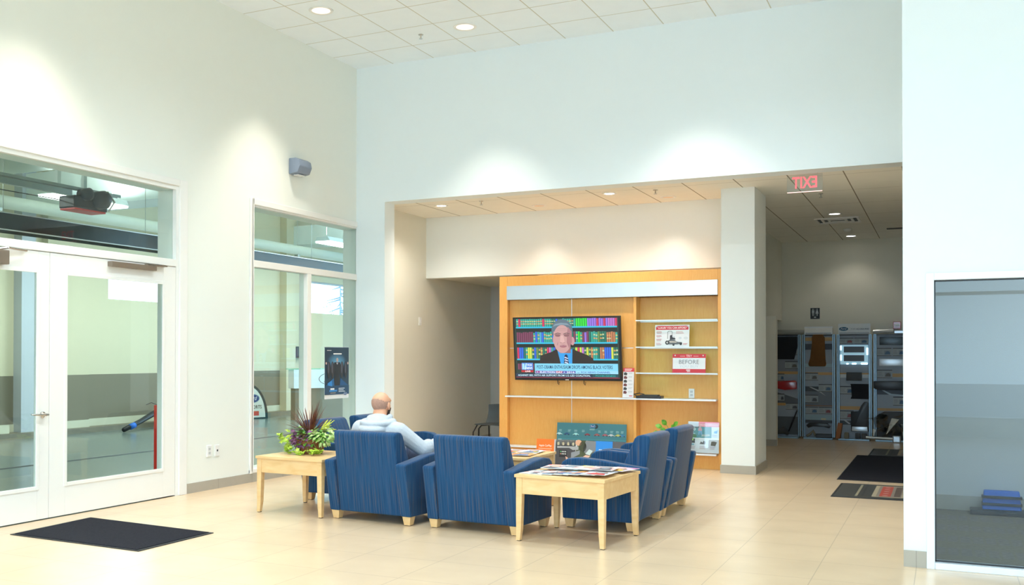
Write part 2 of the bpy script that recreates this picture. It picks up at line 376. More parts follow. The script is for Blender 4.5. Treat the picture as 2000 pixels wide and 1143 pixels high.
slab('wall_room_right_return', 6.93,7.05,-3.93,0.27,0,HC, 'wall')
# right front wall with the glazed office opening (x 7.085.. , z 0..2.04)
def wall_right():
    m = MB(); m.box(6.93,7.085,-4.05,-3.93,0,HC); m.box(7.085,8.98,-4.05,-3.93,2.045,HC); m.box(8.98,13,-4.05,-3.93,0,HC)
    struct(m.obj('wall_right_front','wall_daylit'))
wall_right()
def wall_rear():
    m = MB(); m.box(0,13,-17.25,-17,0,0.3); m.box(0,13,-17.25,-17,4.9,HC); m.box(0,0.5,-17.25,-17,0.3,4.9); m.box(12.5,13,-17.25,-17,0.3,4.9)
    struct(m.obj('wall_rear','wall'))
    m = MB()
    for x in (0.5,2.5,4.5,6.5,8.5,10.5,12.44): m.box(x,x+0.06,-17.2,-17.06,0.3,4.9)
    for z in (0.3,2.6,4.84): m.box(0.5,12.5,-17.2,-17.06,z,z+0.06)
    struct(m.obj('window_rear','alu'))
    m = MB(); m.box(13,13.25,-17.25,-3.93,0,HC)
    struct(m.obj('wall_side','wall'))
wall_rear()
slab('ground_outside', -60,60,-70,60,-0.35,-0.3, 'asphalt')
# baseboards
slab('baseboard_left', 0,0.012,D1+0.12,W0,0,0.105,'base')
slab('baseboard_window', 0,0.014,W0,0.0,0,0.105,'base')
slab('baseboard_door_side', 0,0.012,-17,D0-0.12,0,0.105,'base')
slab('baseboard_alcove', 0.10,0.112,0.27,4.37,0,0.105,'base')
def bb_col():
    m = MB(); m.box(4.668,5.102,1.108,1.12,0,0.105); m.box(5.09,5.102,1.12,2.0,0,0.105); m.box(4.668,4.68,1.12,1.40,0,0.105); struct(m.obj('baseboard_column','base'))
bb_col()
slab('baseboard_nook', 4.50,4.74,5.418,5.43,0,0.105,'base')
slab('baseboard_far', 4.5,6.93,7.788,7.80,0,0.105,'base')
slab('baseboard_right', 6.93,7.085,-4.062,-4.05,0,0.115,'base')
slab('baseboard_pier', 0.0,0.458,-0.012,0.0,0,0.105,'base')

# ------------------------------------------------------------ left wall joinery
def frame(m, y0,y1,z0,z1, w, xa, xb):
    m.box(xa,xb,y0,y0+w,z0,z1); m.box(xa,xb,y1-w,y1,z0,z1); m.box(xa,xb,y0+w,y1-w,z1-w,z1)
def joinery():
    # door casing + transom frame
    m = MB(); m.box(0.0,0.022,D1,D1+0.12,0,FT+0.07,bev=0.006); m.box(0.0,0.022,D0-0.12,D0,0,FT+0.07,bev=0.006); m.box(0.0,0.022,D0,D1,FT,FT+0.07,bev=0.006)
    frame(m, D0,D1,0,FT, 0.04,-0.25,0.0); m.box(-0.14,0.012,D0+0.04,D1-0.04,2.40,2.475,bev=0.006)
    struct(m.obj('trim_door_casing','white'))
    t = struct(empty('window_transom',(-0.05,(D0+D1)/2,2.475)))
    g = MB().box(-0.004,0.004,-(D1-D0)/2+0.04,(D1-D0)/2-0.04,0.0,FT-0.04-2.475).obj('glass_pane','glass',t)
    L = 1.67
    for i, (y0, y1) in enumerate(((D1-0.04-L,D1-0.045),(D0+0.045,D1-0.04-L-0.005))):
        d = struct(empty('door_%d'%(i+1),(-0.045,y0,0.0)))
        H = 2.395; w = y1-y0; s0, s1, b0, t0 = (0.185,0.18,0.29,0.175) if i==0 else (0.18,0.13,0.29,0.175)
        m = MB(); m.box(0,0.045,0,s0,0.01,H,bev=0.003); m.box(0,0.045,w-s1,w,0.01,H,bev=0.003); m.box(0,0.045,s0,w-s1,0.01,b0,bev=0.003); m.box(0,0.045,s0,w-s1,H-t0,H,bev=0.003)
        m.obj('leaf','white',d)
        m = MB(); a=0.018
        m.box(0.04,0.052,s0-a,s0+a,b0-a,H-t0+a,bev=0.004); m.box(0.04,0.052,w-s1-a,w-s1+a,b0-a,H-t0+a,bev=0.004); m.box(0.04,0.052,s0+a,w-s1-a,b0-a,b0+a,bev=0.004); m.box(0.04,0.052,s0+a,w-s1-a,H-t0-a,H-t0+a,bev=0.004)
        m.obj('glazing_bead','white',d)
        MB().box(0.019,0.025,s0,w-s1,b0,H-t0).obj('glass_pane','glass',d)
        if i==0:   # concealed-track closer on the right leaf
            c = MB().box(0.045,0.105,w*0.42,w*0.42+0.62,H-0.068,H-0.018,bev=0.005).obj('door_closer','bronze',d)
            MB().box(0.05,0.10,w*0.42+0.5,w*0.42+0.78,H-0.016,H-0.006).obj('closer_arm','bronze',c)
        else:
            hd = MB().lathe([(0.0,0.0),(0.027,0.0),(0.027,0.012),(0.012,0.014),(0.012,0.05),(0,0.05)],20,axis='x',c=(0.045,w-0.075,0.94)).obj('door_handle','chrome',d,smooth=True)
            MB().tube([(0.09,w-0.045,0.94),(0.095,w-0.10,0.94),(0.10,w-0.20,0.945),(0.09,w-0.235,0.95)],[0.010,0.010,0.009,0.007],10).obj('lever','chrome',hd,smooth=True)
            c = MB().box(0.045,0.12,w-0.85,w-0.50,H-0.15,H-0.03,bev=0.006).obj('door_closer','bronze',d)
            MB().tube([(0.08,w-0.62,H-0.03),(0.10,w-0.50,H-0.005),(0.07,w-0.28,H-0.01)],0.012,8).obj('closer_arm','chrome',c)
    # window: outer casing, jambs, transom bar, mullion
    m = MB(); c=0.055
    m.box(0,0.022,W0-0.0,W0+0.04,0.12,FT+0.06,bev=0.005); m.box(0,0.022,W1-0.02,W1+0.06,0.12,FT+0.06,bev=0.005) if False else None
    m.box(0,0.022,W0-0.03,W0+0.02,0.10,FT+0.05,bev=0.005); m.box(0,0.022,W0+0.02,-0.002,FT-0.02,FT+0.05,bev=0.005)
    frame(m, W0,W1,0.12,FT,0.04,-0.25,0.0)
    m.box(-0.12,0.01,W0+0.04,W1-0.04,2.505,2.585,bev=0.005)
    m.box(-0.12,0.01,-1.20,-1.11,0.12,2.505,bev=0.005)
    m.box(-0.25,0.02,W0-0.03,-0.002,0.105,0.15,bev=0.005)
    struct(m.obj('window_1_frame','white'))
    for n,(a,b,z0,z1) in enumerate(((W0+0.04,W1-0.04,2.585,FT-0.04),(W0+0.04,-1.20,0.15,2.505),(-1.11,W1-0.04,0.15,2.505))):
        struct(MB().box(-0.054,-0.046,a,b,z0,z1).obj('window_%d'%(n+2),'glass'))
joinery()
# office storefront on the right
def storefront():
    m = MB(); a = 0.052
    m.box(7.075,7.075+a,-4.075,-3.93,0,2.05,bev=0.003); m.box(8.94,8.99,-4.075,-3.93,0,2.05,bev=0.003); m.box(7.127,8.94,-4.075,-3.93,2.0,2.05,bev=0.003); m.box(7.127,8.94,-4.075,-3.93,0,0.045,bev=0.003)
    struct(m.obj('window_5_frame','alu_white'))
    m = MB(); g=0.008
    for b in ((7.127,7.127+g,0.045,2.0),(8.94-g,8.94,0.045,2.0),(7.127,8.94,2.0-g,2.0),(7.127,8.94,0.045,0.045+g)): m.box(b[0],b[1],-4.02,-3.99,b[2],b[3])
    struct(m.obj('trim_glazing_gasket','black'))
    struct(MB().box(7.135,8.932,-4.01,-4.002,0.053,1.992).obj('window_5','glass_r'))
M['alu_white'] = pmat('white_aluminium', (0.74,0.80,0.86), 0.35, 0.2)
storefront()
slab('floor_office', 7.05,11,-3.93,-0.85,-0.08,0.001,'carpet')
slab('wall_office_back', 7.05,11,-0.95,-0.83,0,2.75,'office_wall')
slab('wall_office_side', 11,11.1,-3.93,-0.83,0,2.75,'office_wall')
slab('ceiling_office', 7.05,11,-3.93,-0.83,2.75,2.85,'ceil_low')
slab('baseboard_office', 7.05,11,-0.962,-0.95,0,0.14,'base')
lamp('AREA','office_lamp',(8.6,-2.6,2.7),40,(0.9,0.95,1.0),size=1.0)

# ------------------------------------------------------------ ceiling fittings
def downlight(x, y, z, r=0.085, power=0, lens='lens', label='', cone=78, blend=0.55, col=WARM, group='downlights'):
    t = empty('ceiling_light',(x,y,z),0,label,'ceiling light',group)
    MB().lathe([(r+0.022,0.0),(r+0.02,-0.006),(r,-0.008),(r-0.012,-0.002),(r-0.012,0.0)],28).obj('trim_ring','white',t,smooth=True)
    MB().lathe([(0.0,-0.003),(r-0.013,-0.0031)],28).obj('lens',lens,t)
    if power:
        lamp('SPOT','downlight_beam',(x,y,z-0.02),power,col,spot_size=math.radians(cone),spot_blend=blend,shadow_soft_size=0.06)
PW = 290
for i,(x,y,lab) in enumerate(((0.861,-2.208,'round recessed ceiling light near the left wall of the high ceiling'),(2.085,-0.957,'round recessed ceiling light above the header wall, right of the sprinkler'))):
    downlight(x,y,HC,0.12,PW,'lens',lab,cone=80,blend=0.75,group='high ceiling lights')
for (x,y) in ((0.861,-5.6),(4.65,-0.957),(0.861,-9.0),(3.0,-4.4),(5.4,-3.0),(3.0,-8.0),(5.2,-8.6),(9.5,-13.5),(9.5,-10.5),(5.0,-12.0),(2.0,-12.5)):
    near = x < 1 or y > -1  # warm near ones wash the walls; cool wide ones are unseen added fill
    lamp('SPOT','ceiling_wash_and_fill',(x,y,HC-0.02),PW if near else 400,WARM if near else COOL,spot_size=math.radians(80 if near else 150),spot_blend=0.75 if near else 0.9,shadow_soft_size=0.07)
downlight(0.886,0.835,CL,0.075,0,'lens_hot','bright round recessed light leftmost in the lower ceiling','%s'%0 and 78,group='lower ceiling lights')
downlight(3.314,0.844,CL,0.075,0,'lens_hot','bright round recessed light in the lower ceiling above the television',group='lower ceiling lights')
downlight(2.118,1.442,CL,0.085,52,'lens_dim','dim round recessed light near the soffit, left one of two',cone=95,blend=0.9,group='wall washers')
downlight(3.927,1.474,CL,0.085,52,'lens_dim','dim round recessed light near the soffit beside the right column',cone=95,blend=0.9,group='wall washers')
downlight(5.747,4.131,CL,0.085,13,'lens_hot','bright round recessed light in front of the corridor air vent',cone=120,group='corridor lights')
downlight(5.738,7.2,CL,0.085,13,'lens_hot','bright round recessed light at the far end of the corridor',cone=120,group='corridor lights')
for x in (0.886,3.314): lamp('SPOT','downlight_beam',(x,0.84,CL-0.02),110,WARM,spot_size=math.radians(140),spot_blend=0.9,shadow_soft_size=0.06)
def sprinkler(x,y,z,lab):
    t = empty('sprinkler',(x,y,z),0,lab,'sprinkler','fire sprinklers')
    MB().lathe([(0.03,0),(0.03,-0.006),(0.008,-0.01),(0.008,-0.04),(0.002,-0.045)],14).obj('body','chrome',t,smooth=True)
    MB().lathe([(0.0,-0.05),(0.022,-0.05),(0.022,-0.053),(0,-0.053)],14).obj('deflector','chrome',t)
sprinkler(1.48,-0.935,HC,'small sprinkler head in the high ceiling between the two round lights')
sprinkler(1.558,0.706,CL,'small sprinkler head in the lower ceiling right of its leftmost light')
sprinkler(3.922,0.827,CL,'small sprinkler head in the lower ceiling left of the column')
sprinkler(5.768,2.054,CL,'small sprinkler head in the corridor ceiling just behind the exit sign')
def detector():
    t = empty('smoke_detector',(5.766,6.114,CL),0,'small round smoke detector between the vent and the far corridor light','smoke detector')
    MB().lathe([(0.065,0),(0.065,-0.02),(0.045,-0.045),(0.0,-0.05)],20).obj('housing','plate',t,smooth=True)
    MB().lathe([(0.05,-0.025),(0.052,-0.03),(0.048,-0.034)],20).obj('grille','dark',t)
detector()
def vent():
    t = empty('ceiling_vent',(5.73,4.85,CL),0,'square slotted air vent behind the nearer corridor light','air vent')
    m = MB(); 
    for a in (0.30,0.21,0.12): 
        for s in (-1,1): m.box(s*a-0.018,s*a+0.018,-a,a,-0.02,-0.004); m.box(-a,a,s*a-0.018,s*a+0.018,-0.02,-0.004)
    m.obj('louvre','white',t); MB().box(-0.30,0.30,-0.30,0.30,-0.004,-0.001).obj('recess','dark',t)
vent()
tag(MB().box(6.35,6.9,6.3,6.42,CL-0.012,CL-0.001).obj('slot_diffuser','dark'),'narrow dark slot diffuser in the far right corridor ceiling','air vent')
def exit_sign():
    t = empty('exit_sign',(5.76,0.42,CL),0,'clear edge-lit sign with mirrored red EXIT letters hanging under the header','sign')
    MB().box(-0.14,0.14,-0.035,0.035,-0.012,0,bev=0.004).obj('ceiling_mount','white',t)
    MB().box(-0.195,0.195,-0.004,0.004,-0.215,-0.012,bev=0.003).obj('panel','clear',t)
    p = Print(); p.text('EXIT',0.0,-0.17,0.13,(1.0,0.10,0.10),w=0.27,align='c',off=0.02,mirror=True); p.obj('lettering',t,(0,-0.005,0),mat='exit_red')
    MB().box(-0.19,0.19,-0.005,0.005,-0.219,-0.212).obj('lit_edge','exit_edge',t)
M['exit_red'] = pmat('exit_letters', (0.9,0.1,0.1), 0.4, emit=(1.0,0.20,0.24), es=0.7)
M['exit_edge'] = pmat('exit_lit_edge', (0.9,0.6,0.6), 0.3, emit=(1.0,0.55,0.5), es=1.3)
exit_sign()
# wall fittings
def wallspeaker():
    t = empty('emergency_light',(0,-1.47,3.70),0,'grey wedge-shaped light fixture high on the left wall','wall light')
    pts = [(0.0,0.0),(0.13,0.03),(0.17,0.07),(0.17,0.12),(0.15,0.175),(0.0,0.20)]
    o = MB().prism([(0.0,0.0),(0.0,0.20),(0.10,0.20),(0.15,0.17),(0.165,0.10),(0.13,0.02)],'y',-0.135,0.135,bev=0.012).obj('housing','speaker',t)
    auto(o); MB().box(0.03,0.10,-0.07,0.07,-0.006,0.004).obj('lens','plate',t)
wallspeaker()
def plate(name,cat,loc,rot,label,kind='outlet'):
    t = empty(name,loc,rot,label,cat)
    MB().box(-0.038,0.038,-0.012,0,-0.062,0.062,bev=0.004).obj('cover_plate','plate',t)
    if kind=='outlet':
        for z in (-0.022,0.022): MB().box(-0.017,0.017,-0.014,-0.011,z-0.014,z+0.014,bev=0.002).obj('socket','speaker_light',t)
    elif kind=='data': MB().box(-0.010,0.010,-0.014,-0.011,-0.01,0.012).obj('port','dark',t)
    else: MB().box(-0.012,0.012,-0.017,-0.011,-0.025,0.025,bev=0.002).obj('rocker','plate',t)
plate('wall_outlet','outlet',(0,-3.10,0.425),PI/2,'white wall outlet, left of the pair beside the glass doors')
plate('data_outlet','outlet',(0,-2.966,0.42),PI/2,'white data outlet with a dark port, right of the pair beside the glass doors','data')
plate('light_switch','switch',(0.10,1.69,1.99),PI/2,'small white plate on the alcove wall left of the display unit','switch')

# ============================================================ FURNITURE
CH = {}
def chair_meshes():
    sw = 0.435; aw = 0.105
    arm = [(0.0,0.078),(-0.088,0.52),(-0.080,0.538),(0.10,0.560),(0.30,0.588),(0.50,0.602),(0.60,0.590),(0.652,0.560),(0.662,0.525),(0.645,0.078)]
    for s, k in ((-1,'armL'),(1,'armR')):
        m = MB(); a, b = (-sw, -sw+aw) if s<0 else (sw-aw, sw)
        m.prism([(y-0.29,z) for y,z in arm],'x',a,b,bev=0.014,seg=3); CH[k] = m.mesh('arm')
    back = [(0.008,0.078),(-0.090,0.775),(-0.078,0.800),(-0.03,0.808),(0.02,0.800),(0.045,0.775),(0.135,0.565),(0.190,0.40),(0.20,0.20),(0.20,0.078)]
    m = MB(); m.prism([(y-0.29,z) for y,z in back],'x',-sw+aw+0.002,sw-aw-0.002,bev=0.016,seg=3); CH['back'] = m.mesh('back')
    m = MB(); m.box(-sw+aw+0.004,sw-aw-0.004,-0.09,0.362,0.305,0.44,bev=0.035,seg=4); CH['seat'] = m.mesh('seat')
    m = MB(); m.box(-sw+aw+0.002,sw-aw-0.002,-0.08,0.345,0.08,0.30,bev=0.008); CH['rail'] = m.mesh('rail')
    a, b = 0.042, 0.030
    m = MB(); m.hexa([(-b,-b,0.004),(b,-b,0.004),(b,b,0.004),(-b,b,0.004),(-a,-a,0.079),(a,-a,0.079),(a,a,0.079),(-a,a,0.079)],bev=0.004); CH['leg'] = m.mesh('leg')
    m = MB(); m.box(-0.022,0.022,-0.022,0.022,0,0.005); CH['glide'] = m.mesh('glide')
    for k in ('armL','armR','back','seat','rail'):
        for p in CH[k].polygons: p.use_smooth = True
        CH[k].set_sharp_from_angle(angle=math.radians(40))
chair_meshes()
def kid(name, me, mat, parent, loc=None):
    o = bpy.data.objects.new(name, me); C.objects.link(o); o.parent = parent
    if not me.materials: me.materials.append(M[mat])
    if loc: o.location = loc
    return o
def armchair(x,y,rz,label,group='blue lounge chairs'):
    t = empty('armchair',(x,y,0),rz,label,'armchair',group)
    kid('seat_cushion',CH['seat'],'fabric',t); kid('seat_base',CH['rail'],'fabric',t); kid('backrest',CH['back'],'fabric',t)
    kid('armrest',CH['armL'],'fabric',t); kid('armrest',CH['armR'],'fabric',t)
    for lx in (-0.383,0.383):
        for ly in (-0.238,0.30):
            g = kid('leg',CH['leg'],'maple',t,(lx,ly,0)); kid('glide',CH['glide'],'black',g)
    return t
armchair(2.68,-3.87,math.radians(-5),'blue armchair seen from behind with the man in the grey hoodie sitting in it')
armchair(3.69,-3.91,math.radians(-4),'empty blue armchair seen from behind, between the seated man and the magazine table')
armchair(4.617,-3.18,math.radians(89),'blue armchair seen side-on right behind the magazine table')
armchair(4.625,-2.24,math.radians(89.5),'blue armchair farthest right, in front of the white and pink floor poster')
armchair(1.64,-2.82,math.radians(-90),'blue armchair partly hidden behind the potted plant and its table')
armchair(1.64,-1.91,math.radians(-90),'blue armchair by the window pier, its back showing left of the man\'s head')

TB = {}
def table_meshes(S=0.745):
    h = S/2
    m = MB(); m.box(-h-0.012,h+0.012,-h-0.012,h+0.012,0.505,0.53,bev=0.004); TB['top'] = m.mesh('top')
    for k, ax in (('apx',0),('apy',1)):
        m = MB()
        if ax==0: m.box(-h+0.045,h-0.045,-0.01,0.01,0.375,0.505,bev=0.002)
        else: m.box(-0.01,0.01,-h+0.045,h-0.045,0.375,0.505,bev=0.002)
        TB[k] = m.mesh('apron')
    # leg: square, tapering and sweeping inwards at the foot like a sabre
    for k,(sx,sy) in {'l0':(-1,-1),'l1':(1,-1),'l2':(1,1),'l3':(-1,1)}.items():
        m = MB(); prev = None
        for z,w,o in ((0.505,0.052,0),(0.36,0.050,0),(0.20,0.046,0.000),(0.10,0.042,0.001),(0.03,0.036,0.000),(0.006,0.034,-0.001)):
            ox, oy = sx*(h-o), sy*(h-o)
            q = [(ox,oy),(ox-sx*w,oy),(ox-sx*w,oy-sy*w),(ox,oy-sy*w)]
            ring = [m.bm.verts.new((a,b,z)) for a,b in q]
            if prev:
                for i in range(4): m.bm.faces.new((prev[i],prev[(i+1)%4],ring[(i+1)%4],ring[i]))
            else: m.bm.faces.new(ring)
            prev = ring
        m.bm.faces.new(prev); TB[k] = m.mesh('leg')
    m = MB(); m.box(-0.013,0.013,-0.013,0.013,0,0.007); TB['foot'] = m.mesh('foot')
    TB['h'] = h
table_meshes()
def table(x,y,rz,label):
    h = TB['h']; t = empty('side_table',(x,y,0),rz,label,'table','maple side tables')
    kid('tabletop',TB['top'],'maple',t)
    for s in (-1,1): kid('apron',TB['apx'],'maple',t,(0,s*(h-0.015),0)); kid('apron',TB['apy'],'maple',t,(s*(h-0.015),0,0))
    for k,(sx,sy) in {'l0':(-1,-1),'l1':(1,-1),'l2':(1,1),'l3':(-1,1)}.items():
        l = kid('leg',TB[k],'maple',t); kid('foot_pad',TB['foot'],'black',l,(sx*(h-0.018),sy*(h-0.018),0))
    return t
table(1.81,-3.78,math.radians(-3),'square maple side table with the potted plant on it')
table(4.545,-4.05,math.radians(-5),'square maple side table nearest the camera, covered in magazines')
table(3.39,-2.83,math.radians(-1),'square maple table in the middle of the armchairs, half hidden behind their arms')

# magazines ---------------------------------------------------
def magazine(x,y,z,rz,label,base,accent,seed,group,w=0.205,h=0.27,title=None,roll=0.0):
    random.seed(seed)
    p = Print(w,h,0.003,base,edge=(0.8,0.8,0.78))
    skin = random.choice([(0.75,0.45,0.33),(0.62,0.36,0.26),(0.82,0.55,0.42),(0.3,0.35,0.42)])
    p.layer().rect(0.0,h*0.80,w,h,accent)
    p.layer().lines(w*0.1,h*0.95,w*0.8,1,0.1,h*0.10,(0.92,0.9,0.85) if sum(accent)<1.8 else (0.1,0.1,0.12))
    cx = w*random.uniform(0.4,0.6)
    dk = random.choice([(0.10,0.06,0.05),(0.35,0.18,0.07),(0.05,0.05,0.07),(0.55,0.35,0.15)])
    p.layer().ell(cx,h*0.52,w*0.24,h*0.20,dk); p.layer().ell(cx,h*0.50,w*0.17,h*0.15,skin)
    p.layer().poly([(cx-w*0.38,0.001),(cx+w*0.38,0.001),(cx+w*0.22,h*0.34),(cx-w*0.22,h*0.34)],random.choice([(0.7,0.05,0.05),(0.1,0.2,0.45),(0.85,0.82,0.8),(0.15,0.15,0.18),(0.8,0.4,0.1)]))
    p.layer().lines(w*0.04,h*0.40,w*0.22,4,h*0.05,h*0.018,(0.85,0.15,0.1)); p.lines(w*0.74,h*0.42,w*0.2,5,h*0.05,h*0.016,(0.9,0.9,0.9) if sum(base)<1.5 else (0.1,0.1,0.12))
    if random.random()<0.5: p.layer().ell(w*0.82,h*0.12,w*0.12,w*0.12,(0.95,0.8,0.05))
    o = p.obj('magazine',None,(x,y,z),None)
    o.rotation_euler = (-PI/2+roll,0,rz)          # printed face up
    c, s = math.cos(rz), math.sin(rz)             # centre the sheet on x, y
    o.location = (x-(w/2*c-h/2*s), y-(w/2*s+h/2*c), z)
    return tag(o,label,'magazine',group)
"""-PI/2 about x turns the sheet's up (z) to +y and its print (-y) to +z"""
def lay_magazines():
    ang = math.radians(-5); ca, sa = math.cos(ang), math.sin(ang); cx, cy = 4.545,-4.05
    def T(u,v): return cx+u*ca-v*sa, cy+u*sa+v*ca
    G = 'magazines on the nearest table'
    W_, B_, R_, Y_, P_, G_, O_ = (0.80,0.79,0.78),(0.12,0.13,0.16),(0.65,0.05,0.05),(0.90,0.72,0.02),(0.85,0.45,0.5),(0.55,0.56,0.6),(0.85,0.35,0.08)
    front = [('white magazine with a black spine at the left end of the front row',W_,B_),('silver grey magazine second from the left in the front row',G_,W_),('cream magazine with a red masthead, third in the front row',(0.85,0.78,0.7),R_),
             ('white magazine in the middle of the front row, its cover band blue',W_,(0.1,0.25,0.55)),('brown-toned magazine right of centre in the front row',(0.35,0.24,0.17),(0.5,0.4,0.3)),
             ('magazine with a yellow masthead near the right of the front row',(0.3,0.42,0.55),Y_),('orange magazine second from the right end of the front row',O_,(0.85,0.8,0.75)),('pale grey magazine at the right end of the front row',(0.7,0.7,0.74),(0.3,0.35,0.45))]
    back = [('white magazine with a red masthead at the left end of the back row',W_,R_),('peach magazine second in the back row',(0.85,0.6,0.45),W_),('magazine with a bright yellow masthead in the middle of the back row',(0.8,0.55,0.45),Y_),
            ('pink magazine right of the middle yellow masthead in the back row',P_,(0.75,0.15,0.2)),('magazine with the right-hand yellow masthead in the back row',(0.75,0.2,0.2),Y_),('white and pink magazine near the right end of the back row',W_,P_),('lilac magazine at the far right corner of the back row',(0.75,0.6,0.72),(0.7,0.2,0.45))]
    mid = [('red-banded magazine lying between the rows near the left',W_,(0.75,0.05,0.04)),('blue-grey magazine lying between the rows at the centre',(0.35,0.4,0.5),W_),('magazine with a yellow band lying between the rows right of centre',(0.7,0.62,0.6),Y_),('rose magazine lying between the rows at the right',(0.82,0.5,0.48),W_)]
    k = 0
    for i,(lab,b,a) in enumerate(back):
        x, y = T(-0.19+i*0.078, 0.20); magazine(x,y,0.534+i*0.0034,ang+math.radians(-10+5*(i%3)),lab,b,a,40+i,G)
    for i,(lab,b,a) in enumerate(mid):
        x, y = T(-0.20+i*0.135, 0.03); magazine(x,y,0.562+i*0.0034,ang+math.radians(8-7*(i%3)),lab,b,a,60+i,G)
    for i,(lab,b,a) in enumerate(front):
        x, y = T(-0.262+i*0.073, -0.19+0.004*i); magazine(x,y,0.534+i*0.0034,ang+math.radians(-4+4*(i%3)),lab,b,a,20+i,G)
    G = 'magazines on the centre table'
    for i,(lab,b,a,u,v,r) in enumerate((('white magazine on the far left of the centre table',W_,R_,-0.22,0.18,5),('pink-edged magazine at the back of the centre table',P_,W_,0.02,0.2,-8),('red-lettered white magazine nearest the back right corner of the centre table',W_,(0.7,0.1,0.15),0.21,0.19,4),
        ('peach magazine at the front left of the centre table',(0.85,0.6,0.5),W_,-0.2,-0.14,10),('grey magazine at the front middle of the centre table',G_,W_,0.03,-0.15,-5),('orange magazine at the front right of the centre table',O_,W_,0.24,-0.13,6))):
        magazine(3.39+u,-2.83+v,0.535+0.0045*(i%3),math.radians(r),lab,b,a,80+i,G)
lay_magazines()

# ============================================================ DISPLAY UNIT AND ITS CONTENTS
def display_unit():
    t = empty('display_unit',(1.51,1.45,0),0,'tall wooden wall display unit with a brushed steel header holding the television','display unit')
    W_ = 3.11; H = 2.60; m = MB()
    m.box(0,0.125,0,0.50,0,H,bev=0.004); m.box(W_-0.045,W_,0,0.50,0,H,bev=0.004); m.box(0.125,W_-0.045,0,0.50,2.462,H,bev=0.004)
    m.obj('frame','unit',t)
    MB().box(0.125,W_-0.045,0.02,0.08,0,0.185,bev=0.002).obj('plinth','unit',t)
    MB().box(0.12,W_-0.045,-0.02,0.02,2.265,2.462,bev=0.003).obj('steel_header','steel',t)
    for x0,x1 in ((0.125,1.050),(1.058,1.945)):
        for z0,z1 in ((0.19,1.575),(1.585,2.265)): MB().box(x0+0.002,x1,0.08,0.10,z0,z1,bev=0.002).obj('back_panel','unit',t)
    MB().box(1.048,1.060,0.084,0.095,0.19,2.265).obj('reveal_strip','alu',t); MB().box(0.127,1.945,0.085,0.094,1.573,1.587).obj('reveal_strip','alu',t)
    MB().box(1.945,1.985,0.02,0.30,0.19,2.265,bev=0.003).obj('divider','unit',t)
    MB().box(1.985,W_-0.045,0.22,0.24,0.19,2.265).obj('back_panel','unit',t)
    MB().box(0.127,W_-0.05,-0.10,0.08,0.888,0.908,bev=0.003).obj('counter_shelf','alu_white',t)
    MB().box(1.985,W_-0.05,0.08,0.22,0.888,0.908).obj('counter_shelf','alu_white',t)
    MB().box(0.127,W_-0.05,-0.10,0.08,0.185,0.207,bev=0.003).obj('floor_shelf','alu_white',t)
    MB().box(1.985,W_-0.05,0.08,0.22,0.185,0.207).obj('floor_shelf','alu_white',t)
    for z in (1.940,1.583,1.238):
        g = MB().box(1.987,W_-0.047,-0.02,0.21,z,z+0.010,bev=0.001).obj('glass_shelf','shelf_glass',t)
        MB().box(1.987,W_-0.047,0.205,0.22,z-0.014,z+0.002).obj('shelf_bracket','alu',g); MB().box(1.987,W_-0.047,-0.024,-0.019,z-0.002,z+0.012).obj('edge_strip','alu_white',g)
display_unit()
